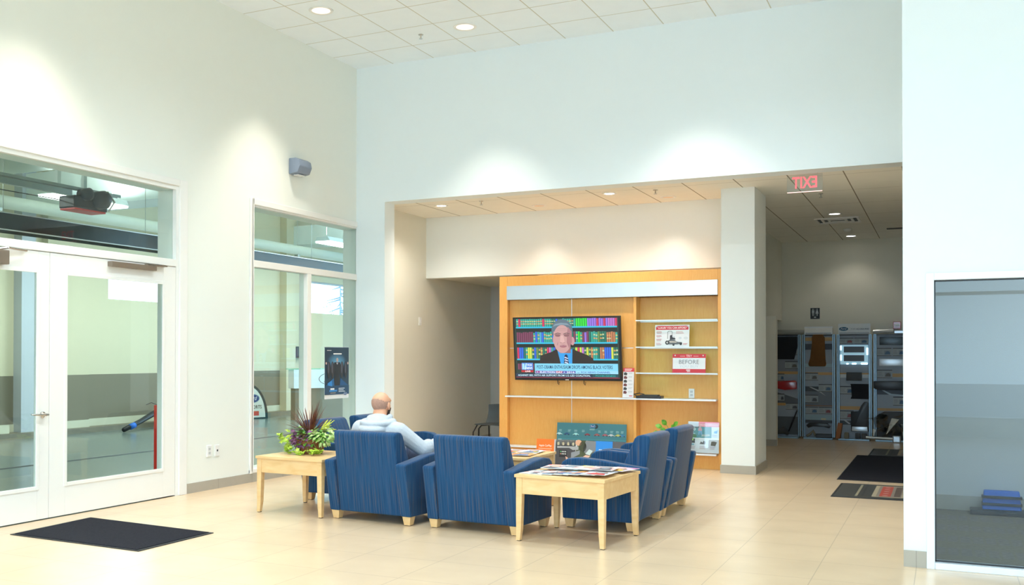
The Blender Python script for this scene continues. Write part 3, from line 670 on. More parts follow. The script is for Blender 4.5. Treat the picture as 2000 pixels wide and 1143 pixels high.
def television():
    random.seed(3)
    w, h = 1.555, 0.885
    t = empty('television',(2.535,1.385,1.570),0,'large flat television on the display unit showing a news presenter','television'); t.rotation_euler = (math.radians(6.0),0,0)
    MB().box(-w/2,w/2,0.0,0.045,-h/2,h/2,bev=0.006).obj('bezel','black',t)
    MB().box(-0.5,0.5,0.045,0.075,-0.28,0.28,bev=0.01).obj('rear_housing','black',t)
    MB().box(-0.25,0.25,0.07,0.13,-0.2,0.2).obj('wall_bracket','dark',t)
    for x in (-0.16,0.22): MB().tube([(x,0.06,-h/2+0.02),(x,0.065,-h/2-0.05),(x+0.02,0.05,-h/2-0.065),(x+0.03,0.05,-h/2-0.03)],0.005,8).obj('cable_loop','black',t,smooth=True)
    MB().box(-0.025,0.025,-0.003,0,-h/2+0.006,-h/2+0.016).obj('logo','plate',t)
    W_, H = w-0.05, h-0.055; p = Print(); X = lambda u: (u-0.5)*W_; Z = lambda v: (v-0.5)*H+0.006
    R = lambda a,b,c,d,col: p.rect(X(a),Z(b),X(c),Z(d),col)
    R(0,0,1,1,(0.02,0.04,0.03))
    pal = dict(teal=(0.02,0.28,0.22),dg=(0.01,0.12,0.08),gr=(0.02,0.50,0.03),pu=(0.22,0.12,0.55),red=(0.45,0.02,0.08),mag=(0.38,0.12,0.42),ma=(0.14,0.03,0.07),bl=(0.02,0.10,0.55),cy=(0.05,0.30,0.45),ol=(0.10,0.20,0.05),ye=(0.45,0.55,0.05),br=(0.35,0.14,0.06))
    rows = [(0.865,1.0,'teal red teal teal teal teal teal teal teal teal teal teal red teal teal teal dg dg bl dg dg teal teal teal teal dg teal gr gr gr gr gr pu pu pu pu red pu pu red pu mag mag mag red'.split(),True),
            (0.60,0.79,'ma ma ma ma ma ma ma ma teal bl teal cy bl teal teal teal teal bl teal teal teal dg dg dg dg gr dg ma teal gr teal ma pu ma dg teal teal teal ol dg dg dg br br br br teal'.split(),True),
            (0.325,0.545,'red bl bl dg teal ye ye dg bl ol dg br dg dg red mag teal bl br dg bl dg dg dg dg dg dg ye red ye mag dg ye dg br teal teal dg br br bl bl bl ye dg dg'.split(),True),
            (0.14,0.27,'ma ma dg ma ma ma dg dg'.split(),False)]
    p.layer()
    for z0,z1,bk,full in rows:
        n = len(bk); u = 0.02; L = (0.97 if full else 0.22)
        for i,b in enumerate(bk):
            w_ = L/n; hh = z1-random.uniform(0,0.03)*(0.3 if z1>0.9 else 1); c = pal[b]
            p.k = 1; R(u,z0,u+w_*0.9,hh,c)
            p.k = 2; R(u+w_*0.15,z0,u+w_*0.35,hh-0.005,tuple(min(1,v*1.8+0.02) for v in c))
            if b in ('teal','dg','br') and random.random()<0.8:
                for q in (0.30,0.62): R(u+w_*0.05,z0+(hh-z0)*q,u+w_*0.85,z0+(hh-z0)*(q+0.13),random.choice([(0.55,0.5,0.12),(0.6,0.3,0.1),(0.5,0.55,0.3)]))
            u += w_
        if full: p.k = 3; R(0.015,z0-0.025,0.985,z0,(0.03,0.45,0.65)); R(0.015,z0-0.085,0.985,z0-0.025,(0.01,0.015,0.012))
    # presenter
    P = lambda pts,col: p.poly([(X(a),Z(b)) for a,b in pts],col)
    p.k = 5; P([(0.235,0.24),(0.765,0.24),(0.755,0.33),(0.70,0.39),(0.60,0.46),(0.56,0.50),(0.42,0.50),(0.36,0.44),(0.25,0.38)],(0.022,0.016,0.014))
    p.k = 6; P([(0.445,0.24),(0.555,0.24),(0.562,0.50),(0.53,0.46),(0.43,0.46),(0.415,0.48)],(0.03,0.30,0.70))
    p.k = 7; P([(0.475,0.24),(0.525,0.24),(0.512,0.385),(0.50,0.40),(0.485,0.385)],(0.01,0.012,0.06))
    p.k = 8
    for q in (0.26,0.30,0.34): P([(0.48,q),(0.49,q+0.02),(0.517,q-0.005),(0.518,q-0.02)],(0.55,0.6,0.75))
    p.k = 7; P([(0.44,0.42),(0.545,0.42),(0.545,0.55),(0.435,0.55)],(0.30,0.14,0.13))
    p.k = 9; p.ell(X(0.468),Z(0.80),W_*0.102,H*0.185,(0.10,0.15,0.19)); p.ell(X(0.565),Z(0.62),W_*0.020,H*0.07,(0.50,0.27,0.28)); p.ell(X(0.385),Z(0.64),W_*0.012,H*0.05,(0.42,0.22,0.24))
    p.k = 10; p.ell(X(0.468),Z(0.655),W_*0.087,H*0.235,(0.52,0.30,0.29)); P([(0.385,0.78),(0.55,0.78),(0.545,0.62),(0.39,0.62)],(0.52,0.30,0.29))
    p.k = 11; P([(0.525,0.86),(0.56,0.78),(0.56,0.60),(0.53,0.50),(0.51,0.60),(0.515,0.75)],(0.36,0.17,0.19))
    P([(0.38,0.86),(0.40,0.905),(0.46,0.925),(0.52,0.915),(0.555,0.86),(0.53,0.885),(0.47,0.895),(0.41,0.88)],(0.20,0.28,0.34))
    p.k = 12
    for cx in (0.425,0.510): p.ell(X(cx),Z(0.715),W_*0.026,H*0.022,(0.24,0.11,0.12)); p.line([(X(cx-0.03),Z(0.735)),(X(cx),Z(0.755)),(X(cx+0.03),Z(0.74))],0.012,(0.16,0.09,0.09))
    P([(0.452,0.715),(0.478,0.715),(0.492,0.60),(0.468,0.585),(0.445,0.60)],(0.62,0.38,0.36)); p.line([(X(0.445),Z(0.60)),(X(0.468),Z(0.588)),(X(0.493),Z(0.60))],0.008,(0.28,0.12,0.12))
    p.k = 13; p.ell(X(0.475),Z(0.535),W_*0.033,H*0.020,(0.30,0.09,0.12)); p.ell(X(0.475),Z(0.540),W_*0.026,H*0.006,(0.6,0.5,0.5))
    p.line([(X(0.425),Z(0.60)),(X(0.418),Z(0.55))],0.007,(0.32,0.16,0.16)); p.line([(X(0.518),Z(0.60)),(X(0.528),Z(0.55))],0.007,(0.30,0.14,0.15))
    for q in (0.80,0.825): p.line([(X(0.42),Z(q)),(X(0.51),Z(q+0.003))],0.004,(0.42,0.22,0.22))
    # captions
    p.k = 15; R(0.19,0.125,0.985,0.245,(0.20,0.58,0.78)); R(0.19,0.075,0.985,0.125,(0.30,0.62,0.80)); R(0.0,0.018,0.74,0.075,(0.02,0.04,0.08)); R(0.0,0.0,1,0.018,(0.16,0.02,0.04))
    p.k = 16; R(0.06,0.135,0.172,0.255,(0.08,0.22,0.62)); R(0.055,0.095,0.175,0.130,(0.45,0.02,0.03)); R(0.195,0.082,0.585,0.122,(0.10,0.10,0.38)); R(0.195,0.082,0.235,0.122,(0.70,0.03,0.03)); R(0.395,0.082,0.46,0.122,(0.55,0.03,0.05)); R(0.745,0.018,0.985,0.072,(0.01,0.07,0.09)); R(0.755,0.014,0.98,0.018,(0.5,0.05,0.05))
    p.k = 17; p.text('POST-OBAMA ENTHUSIASM DROPS AMONG BLACK VOTERS',X(0.21),Z(0.158),H*0.058,(0.01,0.05,0.12),w=W_*0.725,off=0.012)
    p.text('FOX',X(0.118),Z(0.20),H*0.036,(0.9,0.95,1),w=W_*0.045,off=0.02); p.text('NEWS',X(0.103),Z(0.148),H*0.034,(0.9,0.95,1),w=W_*0.062,off=0.02); R(0.065,0.145,0.088,0.24,(0.35,0.65,0.9)); P([(0.088,0.14),(0.10,0.14),(0.112,0.245),(0.10,0.245)],(0.5,0.8,1.0))
    p.text('LIVE',X(0.095),Z(0.098),H*0.026,(0.95,0.95,0.95),w=W_*0.05,off=0.02)
    p.text('ELECTION DAY',X(0.240),Z(0.086),H*0.030,(0.85,0.88,0.95),w=W_*0.22,off=0.015); p.text('2016',X(0.50),Z(0.086),H*0.030,(0.85,0.88,0.95),w=W_*0.075,off=0.015)
    p.text('on',X(0.602),Z(0.086),H*0.022,(0.02,0.08,0.35),w=W_*0.022); p.text('FOX NEWS CHANNEL',X(0.638),Z(0.086),H*0.030,(0.02,0.08,0.40),w=W_*0.275,off=0.012)
    for cx in (0.214,0.477): 
        pts=[]
        for i in range(10):
            r = 0.010 if i%2==0 else 0.0045; a = PI/2+i*PI/5; pts.append((X(cx-0.0)+r*math.cos(a),Z(0.102)+r*math.sin(a)))
        p.poly(pts,(0.9,0.9,0.9))
    p.text('AGAINST ISIS, WITH AIR SUPPORT FROM U.S.-LED COALITION,',X(0.02),Z(0.030),H*0.030,(0.6,0.85,0.95),w=W_*0.705,off=0.01)
    p.text('FOXBUSINESS',X(0.775),Z(0.032),H*0.026,(0.03,0.40,0.35),w=W_*0.185,off=0.01)
    p.obj('screen',t,(0,-0.0015,0),mat='screen')
television()
def board(name,p,loc,rot,label,cat,group=None): return tag(p.obj(name,None,loc,rot),label,cat,group)
RED=(0.62,0.03,0.05); BLK=(0.03,0.03,0.035); GRY=(0.35,0.35,0.37); WHT=(0.80,0.80,0.80)
def luxury():
    w,h=0.455,0.29; p=Print(w,h,0.006,(0.74,0.76,0.80)); p.layer().rect(0.012,h-0.065,w-0.012,h-0.012,RED)
    p.layer().text('"LUXURY YOU CAN AFFORD"',w/2,h-0.052,0.028,(0.9,0.9,0.9),w=w*0.86,align='c')
    for i,z in enumerate((0.205,0.155,0.105,0.050)): p.text(('ZERO','TURN','POWER','STEER')[i] if False else ' ',0,0,0.01,RED) if False else p.lines(0.02,z,0.075,2,0.014,0.007,(0.55,0.25,0.27)); p.lines(0.025,z-0.026,0.06,1,0.01,0.004,GRY)
    p.lines(0.28,0.205,0.12,3,0.012,0.006,(0.6,0.35,0.36)); p.lines(0.375,0.045,0.06,2,0.012,0.006,(0.6,0.2,0.22))
    # mower drawing
    p.layer().line([(0.170,0.105),(0.170,0.195),(0.180,0.207),(0.220,0.207),(0.230,0.195),(0.230,0.12)],0.005,BLK)
    p.ell(0.165,0.055,0.026,0.028,BLK); p.ell(0.345,0.040,0.018,0.019,BLK); p.ell(0.25,0.028,0.015,0.016,BLK)
    p.poly([(0.15,0.06),(0.19,0.09),(0.26,0.09),(0.30,0.065),(0.36,0.06),(0.36,0.04),(0.30,0.03),(0.18,0.03)],(0.12,0.13,0.15)); p.poly([(0.20,0.09),(0.20,0.15),(0.225,0.158),(0.235,0.125),(0.27,0.115),(0.275,0.095)],(0.04,0.04,0.05))
    p.layer().ell(0.165,0.055,0.012,0.013,(0.5,0.5,0.5)); p.poly([(0.19,0.075),(0.29,0.07),(0.29,0.055),(0.20,0.055)],(0.55,0.5,0.45)); p.line([(0.26,0.12),(0.25,0.14)],0.004,BLK)
    p.ell(0.335,0.115,0.02,0.016,(0.6,0.65,0.72)); p.ell(0.41,0.115,0.028,0.018,(0.62,0.66,0.7))
    for x in (0.02,w-0.02): p.layer().ell(x,h-0.02,0.008,0.008,(0.5,0.5,0.5))
    board('mower_sign',p,(3.745,1.475,1.594),(math.radians(-5),0,0),'white sign with red LUXURY YOU CAN AFFORD banner and a mower on the glass shelf','sign')
def trybuy():
    w,h=0.435,0.25; p=Print(w,h,0.006,RED); p.layer().rect(0.004,0.052,w-0.004,h-0.052,(0.72,0.76,0.82))
    p.layer().text('TRY',w/2,h-0.042,0.030,(0.85,0.8,0.8),w=0.075,align='c'); p.line([(0.10,h-0.028),(0.165,h-0.028)],0.004,(0.85,0.7,0.7)); p.line([(0.275,h-0.028),(0.34,h-0.028)],0.004,(0.85,0.7,0.7))
    p.text('BEFORE',w/2,0.118,0.056,(0.16,0.19,0.24),w=0.26,align='c'); p.text('YOU BUY',w/2,0.070,0.034,(0.52,0.60,0.70),w=0.25,align='c')
    p.lines(w/2-0.035,0.044,0.07,1,0.01,0.014,(0.85,0.75,0.75)); p.lines(w/2-0.025,0.024,0.05,2,0.008,0.004,(0.85,0.75,0.75))
    for x in (0.035,w-0.035): p.layer().ell(x,h-0.02,0.009,0.009,(0.6,0.6,0.6))
    board('try_before_you_buy_sign',p,(3.978,1.475,1.249),(math.radians(-5),0,0),'red and white TRY BEFORE YOU BUY sign on the lowest glass shelf','sign')
def brochure():
    w,h=0.15,0.40; p=Print(w,h,0.004,(0.72,0.72,0.75)); p.layer().rect(0,h-0.05,w,h,RED); p.layer().text('TRADE-IN',0.075,h-0.022,0.012,(0.9,0.8,0.8),w=0.11,align='c') if False else p.layer().lines(0.02,h-0.012,0.11,2,0.018,0.009,(0.85,0.7,0.7))
    for i,z in enumerate((0.325,0.275,0.225,0.175,0.125,0.075)):
        p.poly([(0.01,z-0.02),(0.05,z-0.025),(0.06,z),(0.035,z+0.018),(0.012,z+0.01)],(0.04+0.1*(i%2),0.04,0.04)); p.lines(0.075,z+0.012,0.06,2,0.012,0.004,GRY)
    p.lines(0.09,0.03,0.05,1,0.01,0.01,RED)
    board('brochure_card',p,(3.325,1.40,0.912),(math.radians(-7),0,0),'tall narrow white card with a red top on the counter right of the television','card')
def devbox():
    t=empty('modem',(3.69,1.43,0.908),math.radians(2),'flat black electronic box on the counter beside the narrow card','device')
    MB().box(-0.17,0.17,-0.08,0.08,0,0.035,bev=0.01).obj('case','black',t); MB().box(-0.12,0.12,-0.06,0.07,0.035,0.048,bev=0.006).obj('lid','dark',t)
    MB().tube([(-0.17,0,0.02),(-0.22,0.02,0.05),(-0.15,0.06,0.065),(-0.08,0.03,0.05)],0.006,8).obj('cable','black',t,smooth=True)
luxury(); trybuy(); brochure(); devbox()
plate('power_outlet','outlet',(4.19,1.67,0.975),0,'white outlet on the display unit back panel above the counter','outlet')
# teal car timeline board
def car(p,x,z,s,col):
    p.poly([(x-0.05*s,z),(x+0.05*s,z),(x+0.05*s,z+0.014*s),(x+0.03*s,z+0.018*s),(x+0.018*s,z+0.032*s),(x-0.02*s,z+0.032*s),(x-0.032*s,z+0.018*s),(x-0.05*s,z+0.014*s)],col)
    p.k+=1; p.ell(x-0.03*s,z,0.009*s,0.009*s,(0.02,0.02,0.02),12); p.ell(x+0.03*s,z,0.009*s,0.009*s,(0.02,0.02,0.02),12); p.k-=1
def timeline():
    w,h=0.985,0.34; p=Print(w,h,0.008,(0.05,0.20,0.24)); p.layer(); cols=[(0.5,0.75,0.75),(0.02,0.08,0.2),(0.4,0.75,0.75),(0.25,0.05,0.07),(0.35,0.1,0.1),(0.4,0.12,0.15),(0.55,0.6,0.62),(0.5,0.5,0.15),(0.05,0.2,0.4)]
    for x,c in zip((0.035,0.145,0.275,0.44,0.575,0.69,0.775,0.87,0.95),cols): car(p,min(x,0.93),0.175,0.85,c)
    for x in (0.05,0.18,0.27,0.38,0.61,0.70,0.78,0.86,0.93): p.lines(x-0.02,0.245,0.045,3,0.011,0.005,(0.3,0.5,0.55))
    p.rect(0.01,0.118,w-0.01,0.121,(0.1,0.4,0.45)); p.rect(0.25,0.085,0.55,0.088,(0.05,0.35,0.55)); p.lines(0.02,0.115,0.06,1,0.01,0.012,(0.4,0.6,0.6)); p.rect(0.66,0.075,0.9,0.079,(0.3,0.45,0.45))
    for i in range(14): p.ell(0.05+0.065*i,0.10-0.02*(i%3),0.007,0.005,(0.35,0.65,0.7),10)
    p.layer().ell(0.56,0.298,0.028,0.030,(0.02,0.03,0.04)); oval(p,0.51,0.300,0.046,0.024,'Ford',rim=(0.15,0.5,0.6)); p.lines(0.47,0.262,0.09,2,0.009,0.004,(0.4,0.6,0.62))
    board('car_timeline_board',p,(2.383,1.42,0.209),(math.radians(-6),0,0),'long teal board with a row of small cars leaning on the lower shelf','board')
timeline()
def strip():
    w,h=1.25,0.335; p=Print(w,h,0.008,(0.5,0.52,0.55)); O=(0.85,0.18,0.02); p.layer()
    p.rect(0,0,0.255,h,O); p.rect(0.275,0,0.56,h,(0.06,0.06,0.07)); p.rect(0.275,h*0.70,0.60,h,(0.55,0.60,0.62)); p.poly([(0.255,0.0),(0.285,0.0),(0.285,h*0.55),(0.255,h*0.45)],(0.45,0.48,0.5))
    p.poly([(0.50,0),(0.84,0),(0.84,h),(0.60,h),(0.56,h*0.5)],(0.07,0.09,0.045)); p.rect(0.82,0.0,1.07,h,(0.02,0.24,0.75)); p.rect(1.07,0,w,h,(0.10,0.10,0.12))
    p.layer().poly([(0.30,h*0.66),(0.47,h*0.68),(0.52,h*0.60),(0.60,h*0.62),(0.60,h*0.75),(0.30,h*0.74)],(0.35,0.37,0.40)); p.rect(0.33,h*0.30,0.44,h*0.58,(0.015,0.015,0.02)); p.poly([(0.5,h*0.25),(0.62,h*0.45),(0.62,h*0.6),(0.5,h*0.5)],(0.25,0.28,0.32))
    for i in range(4): p.rect(0.30+0.07*i,h*0.78,0.33+0.07*i,h*0.9,(0.45,0.42,0.30))
    p.poly([(0.70,h),(0.84,h*0.98),(0.84,h*0.6),(0.72,h*0.4),(0.66,h*0.62)],(0.20,0.22,0.25)); p.ell(0.60,h*0.90,0.045,0.04,(0.65,0.38,0.25)); p.ell(0.66,h*0.75,0.05,0.07,(0.05,0.06,0.03))
    p.layer()
    for i in range(4):
        p.rect(0.345+0.023*i,h*0.50,0.358+0.023*i,h*0.545,(0.1,0.6,0.2) if i==0 else (0.75,0.8,0.8)); p.rect(0.345+0.023*i,h*0.41,0.358+0.023*i,h*0.455,(0.7,0.3,0.2) if i==0 else (0.8,0.8,0.75))
    p.poly([(0.70,h*0.48),(0.75,h*0.66),(0.80,h*0.60),(0.76,h*0.42)],(0.55,0.68,0.72))
    p.poly([(0.44,h*0.10),(0.56,h*0.18),(0.56,h*0.08),(0.47,h*0.0)],(0.12,0.25,0.42)); p.poly([(0.42,h*0.34),(0.45,h*0.30),(0.48,h*0.14),(0.44,h*0.12)],(0.75,0.48,0.38)); p.poly([(0.56,h*0.19),(0.61,h*0.22),(0.62,h*0.10),(0.56,h*0.06)],(0.50,0.06,0.10)); p.poly([(0.61,h*0.22),(0.70,h*0.42),(0.77,h*0.40),(0.72,h*0.26),(0.62,h*0.12)],(0.75,0.48,0.38))
    p.text('Apple CarPlay',0.128,h*0.70,0.026,(0.92,0.85,0.8),w=0.18,align='c',off=0.01); 
    for i in range(5): p.rect(0.03+0.01*(i%2),h*0.60-0.024*i,0.225-0.02*(i%3),h*0.60-0.024*i+0.008,(0.9,0.55,0.38))
    p.text('SYNC 3',0.945,h*0.60,0.026,(0.85,0.9,0.95),w=0.12,align='c',off=0.02); p.lines(0.87,h*0.50,0.16,3,0.02,0.007,(0.5,0.7,0.9)); p.ell(0.14,h*0.07,0.03,0.012,(0.1,0.15,0.35))
    board('feature_banner_board',p,(2.20,1.10,0.004),(math.radians(-7),0,0),'long low printed board, orange at its left end, leaning in front of the teal board','board')
strip()
def poster_right():
    w,h=0.395,0.40; t=empty('product_poster',(4.205,1.37,0.209),0,'pink-topped product poster in a clear holder at the lower right of the display unit','poster')
    p=Print(w,h,0.004,(0.70,0.74,0.80)); p.layer().rect(0.135,h-0.065,w,h,(0.75,0.25,0.33)); p.rect(0,h-0.085,0.13,h-0.002,(0.62,0.70,0.80)); p.rect(0.0,0.19,0.30,h-0.065,(0.06,0.25,0.28)); p.rect(0.30,0.19,w,h-0.085,(0.62,0.70,0.78))
    p.layer().text('ONE PULL PERFECTION',0.145,h-0.052,0.022,(0.9,0.8,0.8),w=0.23); p.text('400',0.01,h-0.115,0.035,(0.85,0.9,0.9),w=0.085,off=0.02); p.text('CUTS',0.02,h-0.150,0.026,(0.35,0.55,0.6),w=0.07) if False else p.lines(0.02,h-0.13,0.07,2,0.02,0.012,(0.35,0.55,0.6))
    p.poly([(0.13,0.23),(0.145,0.23),(0.155,0.27),(0.165,0.23),(0.18,0.23),(0.175,0.285),(0.135,0.285)],(0.15,0.35,0.6)); p.poly([(0.125,0.28),(0.18,0.28),(0.17,0.325),(0.135,0.325)],(0.55,0.3,0.35)); p.ell(0.153,0.335,0.010,0.013,(0.6,0.45,0.4)); p.ell(0.06,0.215,0.05,0.025,(0.03,0.15,0.05)); p.ell(0.22,0.215,0.04,0.02,(0.12,0.3,0.25)); p.poly([(0.17,0.21),(0.28,0.22),(0.27,0.24),(0.18,0.235)],(0.5,0.55,0.5))
    p.poly([(0.33,0.255),(0.37,0.25),(0.378,0.30),(0.36,0.285),(0.335,0.28)],(0.05,0.3,0.6)); p.lines(0.31,0.235,0.07,3,0.012,0.005,GRY)
    p.rect(0,0.183,w,0.190,(0.9,0.9,0.92)); p.rect(0.02,0.125,0.09,0.178,(0.05,0.05,0.06)); p.poly([(0.15,0.11),(0.22,0.11),(0.225,0.14),(0.20,0.155),(0.19,0.13),(0.165,0.145)],(0.1,0.09,0.09)); p.poly([(0.29,0.095),(0.35,0.09),(0.37,0.14),(0.33,0.15),(0.30,0.145)],(0.16,0.13,0.10)); p.rect(0.01,0.095,0.08,0.112,(0.2,0.45,0.6))
    for x in (0.02,0.15,0.28): p.lines(x,0.085,0.08,4,0.011,0.005,(0.45,0.35,0.4))
    p.obj('poster_sheet',t,(0,0,0.012),(math.radians(-5),0,0))
    MB().box(-0.004,w+0.004,-0.03,0.02,0,0.012,bev=0.002).obj('holder_base','clear',t); MB().hexa([(-0.003,-0.016,0.01),(w+0.003,-0.016,0.01),(w+0.003,-0.012,0.01),(-0.003,-0.012,0.01),(-0.003,0.0145,h),(w+0.003,0.0145,h),(w+0.003,0.0185,h),(-0.003,0.0185,h)]).obj('holder_front','clear',t)
poster_right()

# ============================================================ FLOOR MATS
def floor_mat(name,pts,label,nap='mat',group=None,rimw=0.03):
    """pts: four corners; a pile field inside a thin rubber rim"""
    cx = sum(p[0] for p in pts)/4; cy = sum(p[1] for p in pts)/4
    t = empty(name,(cx,cy,0),0,label,'floor mat',group)
    q = [(p[0]-cx,p[1]-cy) for p in pts]
    MB().prism(q,'z',0.0,0.006).obj('rubber_edge','rubber',t)
    s = []
    for x,y in q: L = math.hypot(x,y); s.append((x*(1-rimw*1.3/L),y*(1-rimw*1.3/L)))
    MB().prism(s,'z',0.006,0.011,bev=0.002).obj('pile',nap,t); return t
floor_mat('door_mat',[(0.36,-6.04),(1.795,-6.10),(1.79,-5.22),(0.29,-5.10)],'dark grey entrance mat in front of the glass double doors')
floor_mat('runner_mat',[(6.04,1.06),(6.92,1.02),(6.92,4.32),(6.03,4.34)],'large plain charcoal mat in the corridor between the two patterned mats',group='corridor mats')
def brand_mat(name,x0,y0,x1,y1,label):
    t = empty(name,(x0,y0,0),0,label,'floor mat','corridor mats'); w,h=x1-x0,y1-y0
    MB().box(0,w,0,h,0,0.006).obj('rubber_edge','rubber',t)
    p = Print(w-0.05,h-0.05,0.003,(0.045,0.045,0.042)); p.layer().rect(0.36,0.10,w-0.11,h-0.15,(0.42,0.36,0.25)); p.layer().rect(0.40,0.14,w-0.15,h-0.19,(0.25,0.21,0.18)); p.layer().rect(0.43,0.16,0.54,h-0.21,(0.45,0.06,0.04)); p.rect(0.57,0.18,0.63,h-0.23,(0.10,0.07,0.06))
    if w>0.85: p.ell(0.72,h/2-0.03,0.06,0.11,(0.05,0.06,0.08))
    p.rect(0.20,0.08,0.225,h-0.14,(0.28,0.26,0.18)); p.rect(0.26,0.08,0.28,h-0.14,(0.02,0.02,0.025))
    p.layer(); 
    if w>0.85: p.ell(0.745,h/2-0.03,0.035,0.07,(0.25,0.3,0.35))
    for i in range(5): p.ell(0.485,0.24+i*(h-0.55)/4,0.03,0.02,(0.6,0.45,0.4),8)
    p.obj('printed_pile',t,(0.025,0.025,0.0095),(-PI/2,0,0))
brand_mat('logo_mat',6.12,-0.54,6.99-0.08,0.70,'dark mat with a beige and red printed panel, nearest of the corridor mats')
brand_mat('logo_mat',6.18,4.40,6.91,5.60,'dark mat with a faint printed panel at the far end of the corridor mats')

# ============================================================ PLANTS
def leafmat(name,c,c2,rough=0.45):
    m = pmat(name,c,rough,noise=0.0); n,l = nt(m); b=n['Principled BSDF']; tc=n.new('ShaderNodeTexCoord'); nz=n.new('ShaderNodeTexNoise'); nz.inputs['Scale'].default_value=22
    l.new(tc.outputs['Object'],nz.inputs['Vector']); r=n.new('ShaderNodeValToRGB'); r.color_ramp.elements[0].position=0.35; r.color_ramp.elements[0].color=c+(1,); r.color_ramp.elements[1].position=0.65; r.color_ramp.elements[1].color=c2+(1,)
    l.new(nz.outputs['Fac'],r.inputs[0]); l.new(r.outputs[0],b.inputs['Base Color']); b.inputs['Subsurface Weight'].default_value=0.0; M[name]=m
leafmat('leaf_spike',(0.06,0.015,0.012),(0.18,0.05,0.02)); leafmat('leaf_ivy',(0.30,0.50,0.025),(0.55,0.66,0.07)); leafmat('leaf_green',(0.05,0.22,0.02),(0.20,0.42,0.05)); leafmat('leaf_varieg',(0.12,0.32,0.03),(0.62,0.72,0.30)); leafmat('leaf_purple',(0.08,0.02,0.06),(0.20,0.07,0.16)); leafmat('leaf_fern',(0.45,0.52,0.02),(0.70,0.72,0.05)); leafmat('leaf_pothos',(0.04,0.20,0.01),(0.14,0.40,0.03))
def leaf(m,c,dirv,up,L,Wd,shape):
    c=Vector(c); d=Vector(dirv).normalized(); u=Vector(up); s=d.cross(u); 
    if s.length<1e-3: s=d.cross(Vector((1,0,0.1)))
    s.normalize(); u=s.cross(d).normalized()
    vs=[m.bm.verts.new(c+d*(p[0]*L)+s*(p[1]*Wd)+u*(p[2]*L)) for p in shape]
    mid=m.bm.verts.new(c+d*(0.45*L)+u*(0.05*L))
    for i in range(len(vs)): m.bm.faces.new((vs[i],vs[(i+1)%len(vs)],mid))
IVY=[(0,0,0),(0.12,0.42,-0.03),(0.30,0.22,0),(0.52,0.50,-0.05),(0.62,0.20,0),(1.0,0,-0.08),(0.62,-0.20,0),(0.52,-0.50,-0.05),(0.30,-0.22,0),(0.12,-0.42,-0.03)]
OVAL=[(0,0,0),(0.2,0.30,0.01),(0.5,0.48,0.0),(0.8,0.30,-0.04),(1,0,-0.10),(0.8,-0.30,-0.04),(0.5,-0.48,0.0),(0.2,-0.30,0.01)]
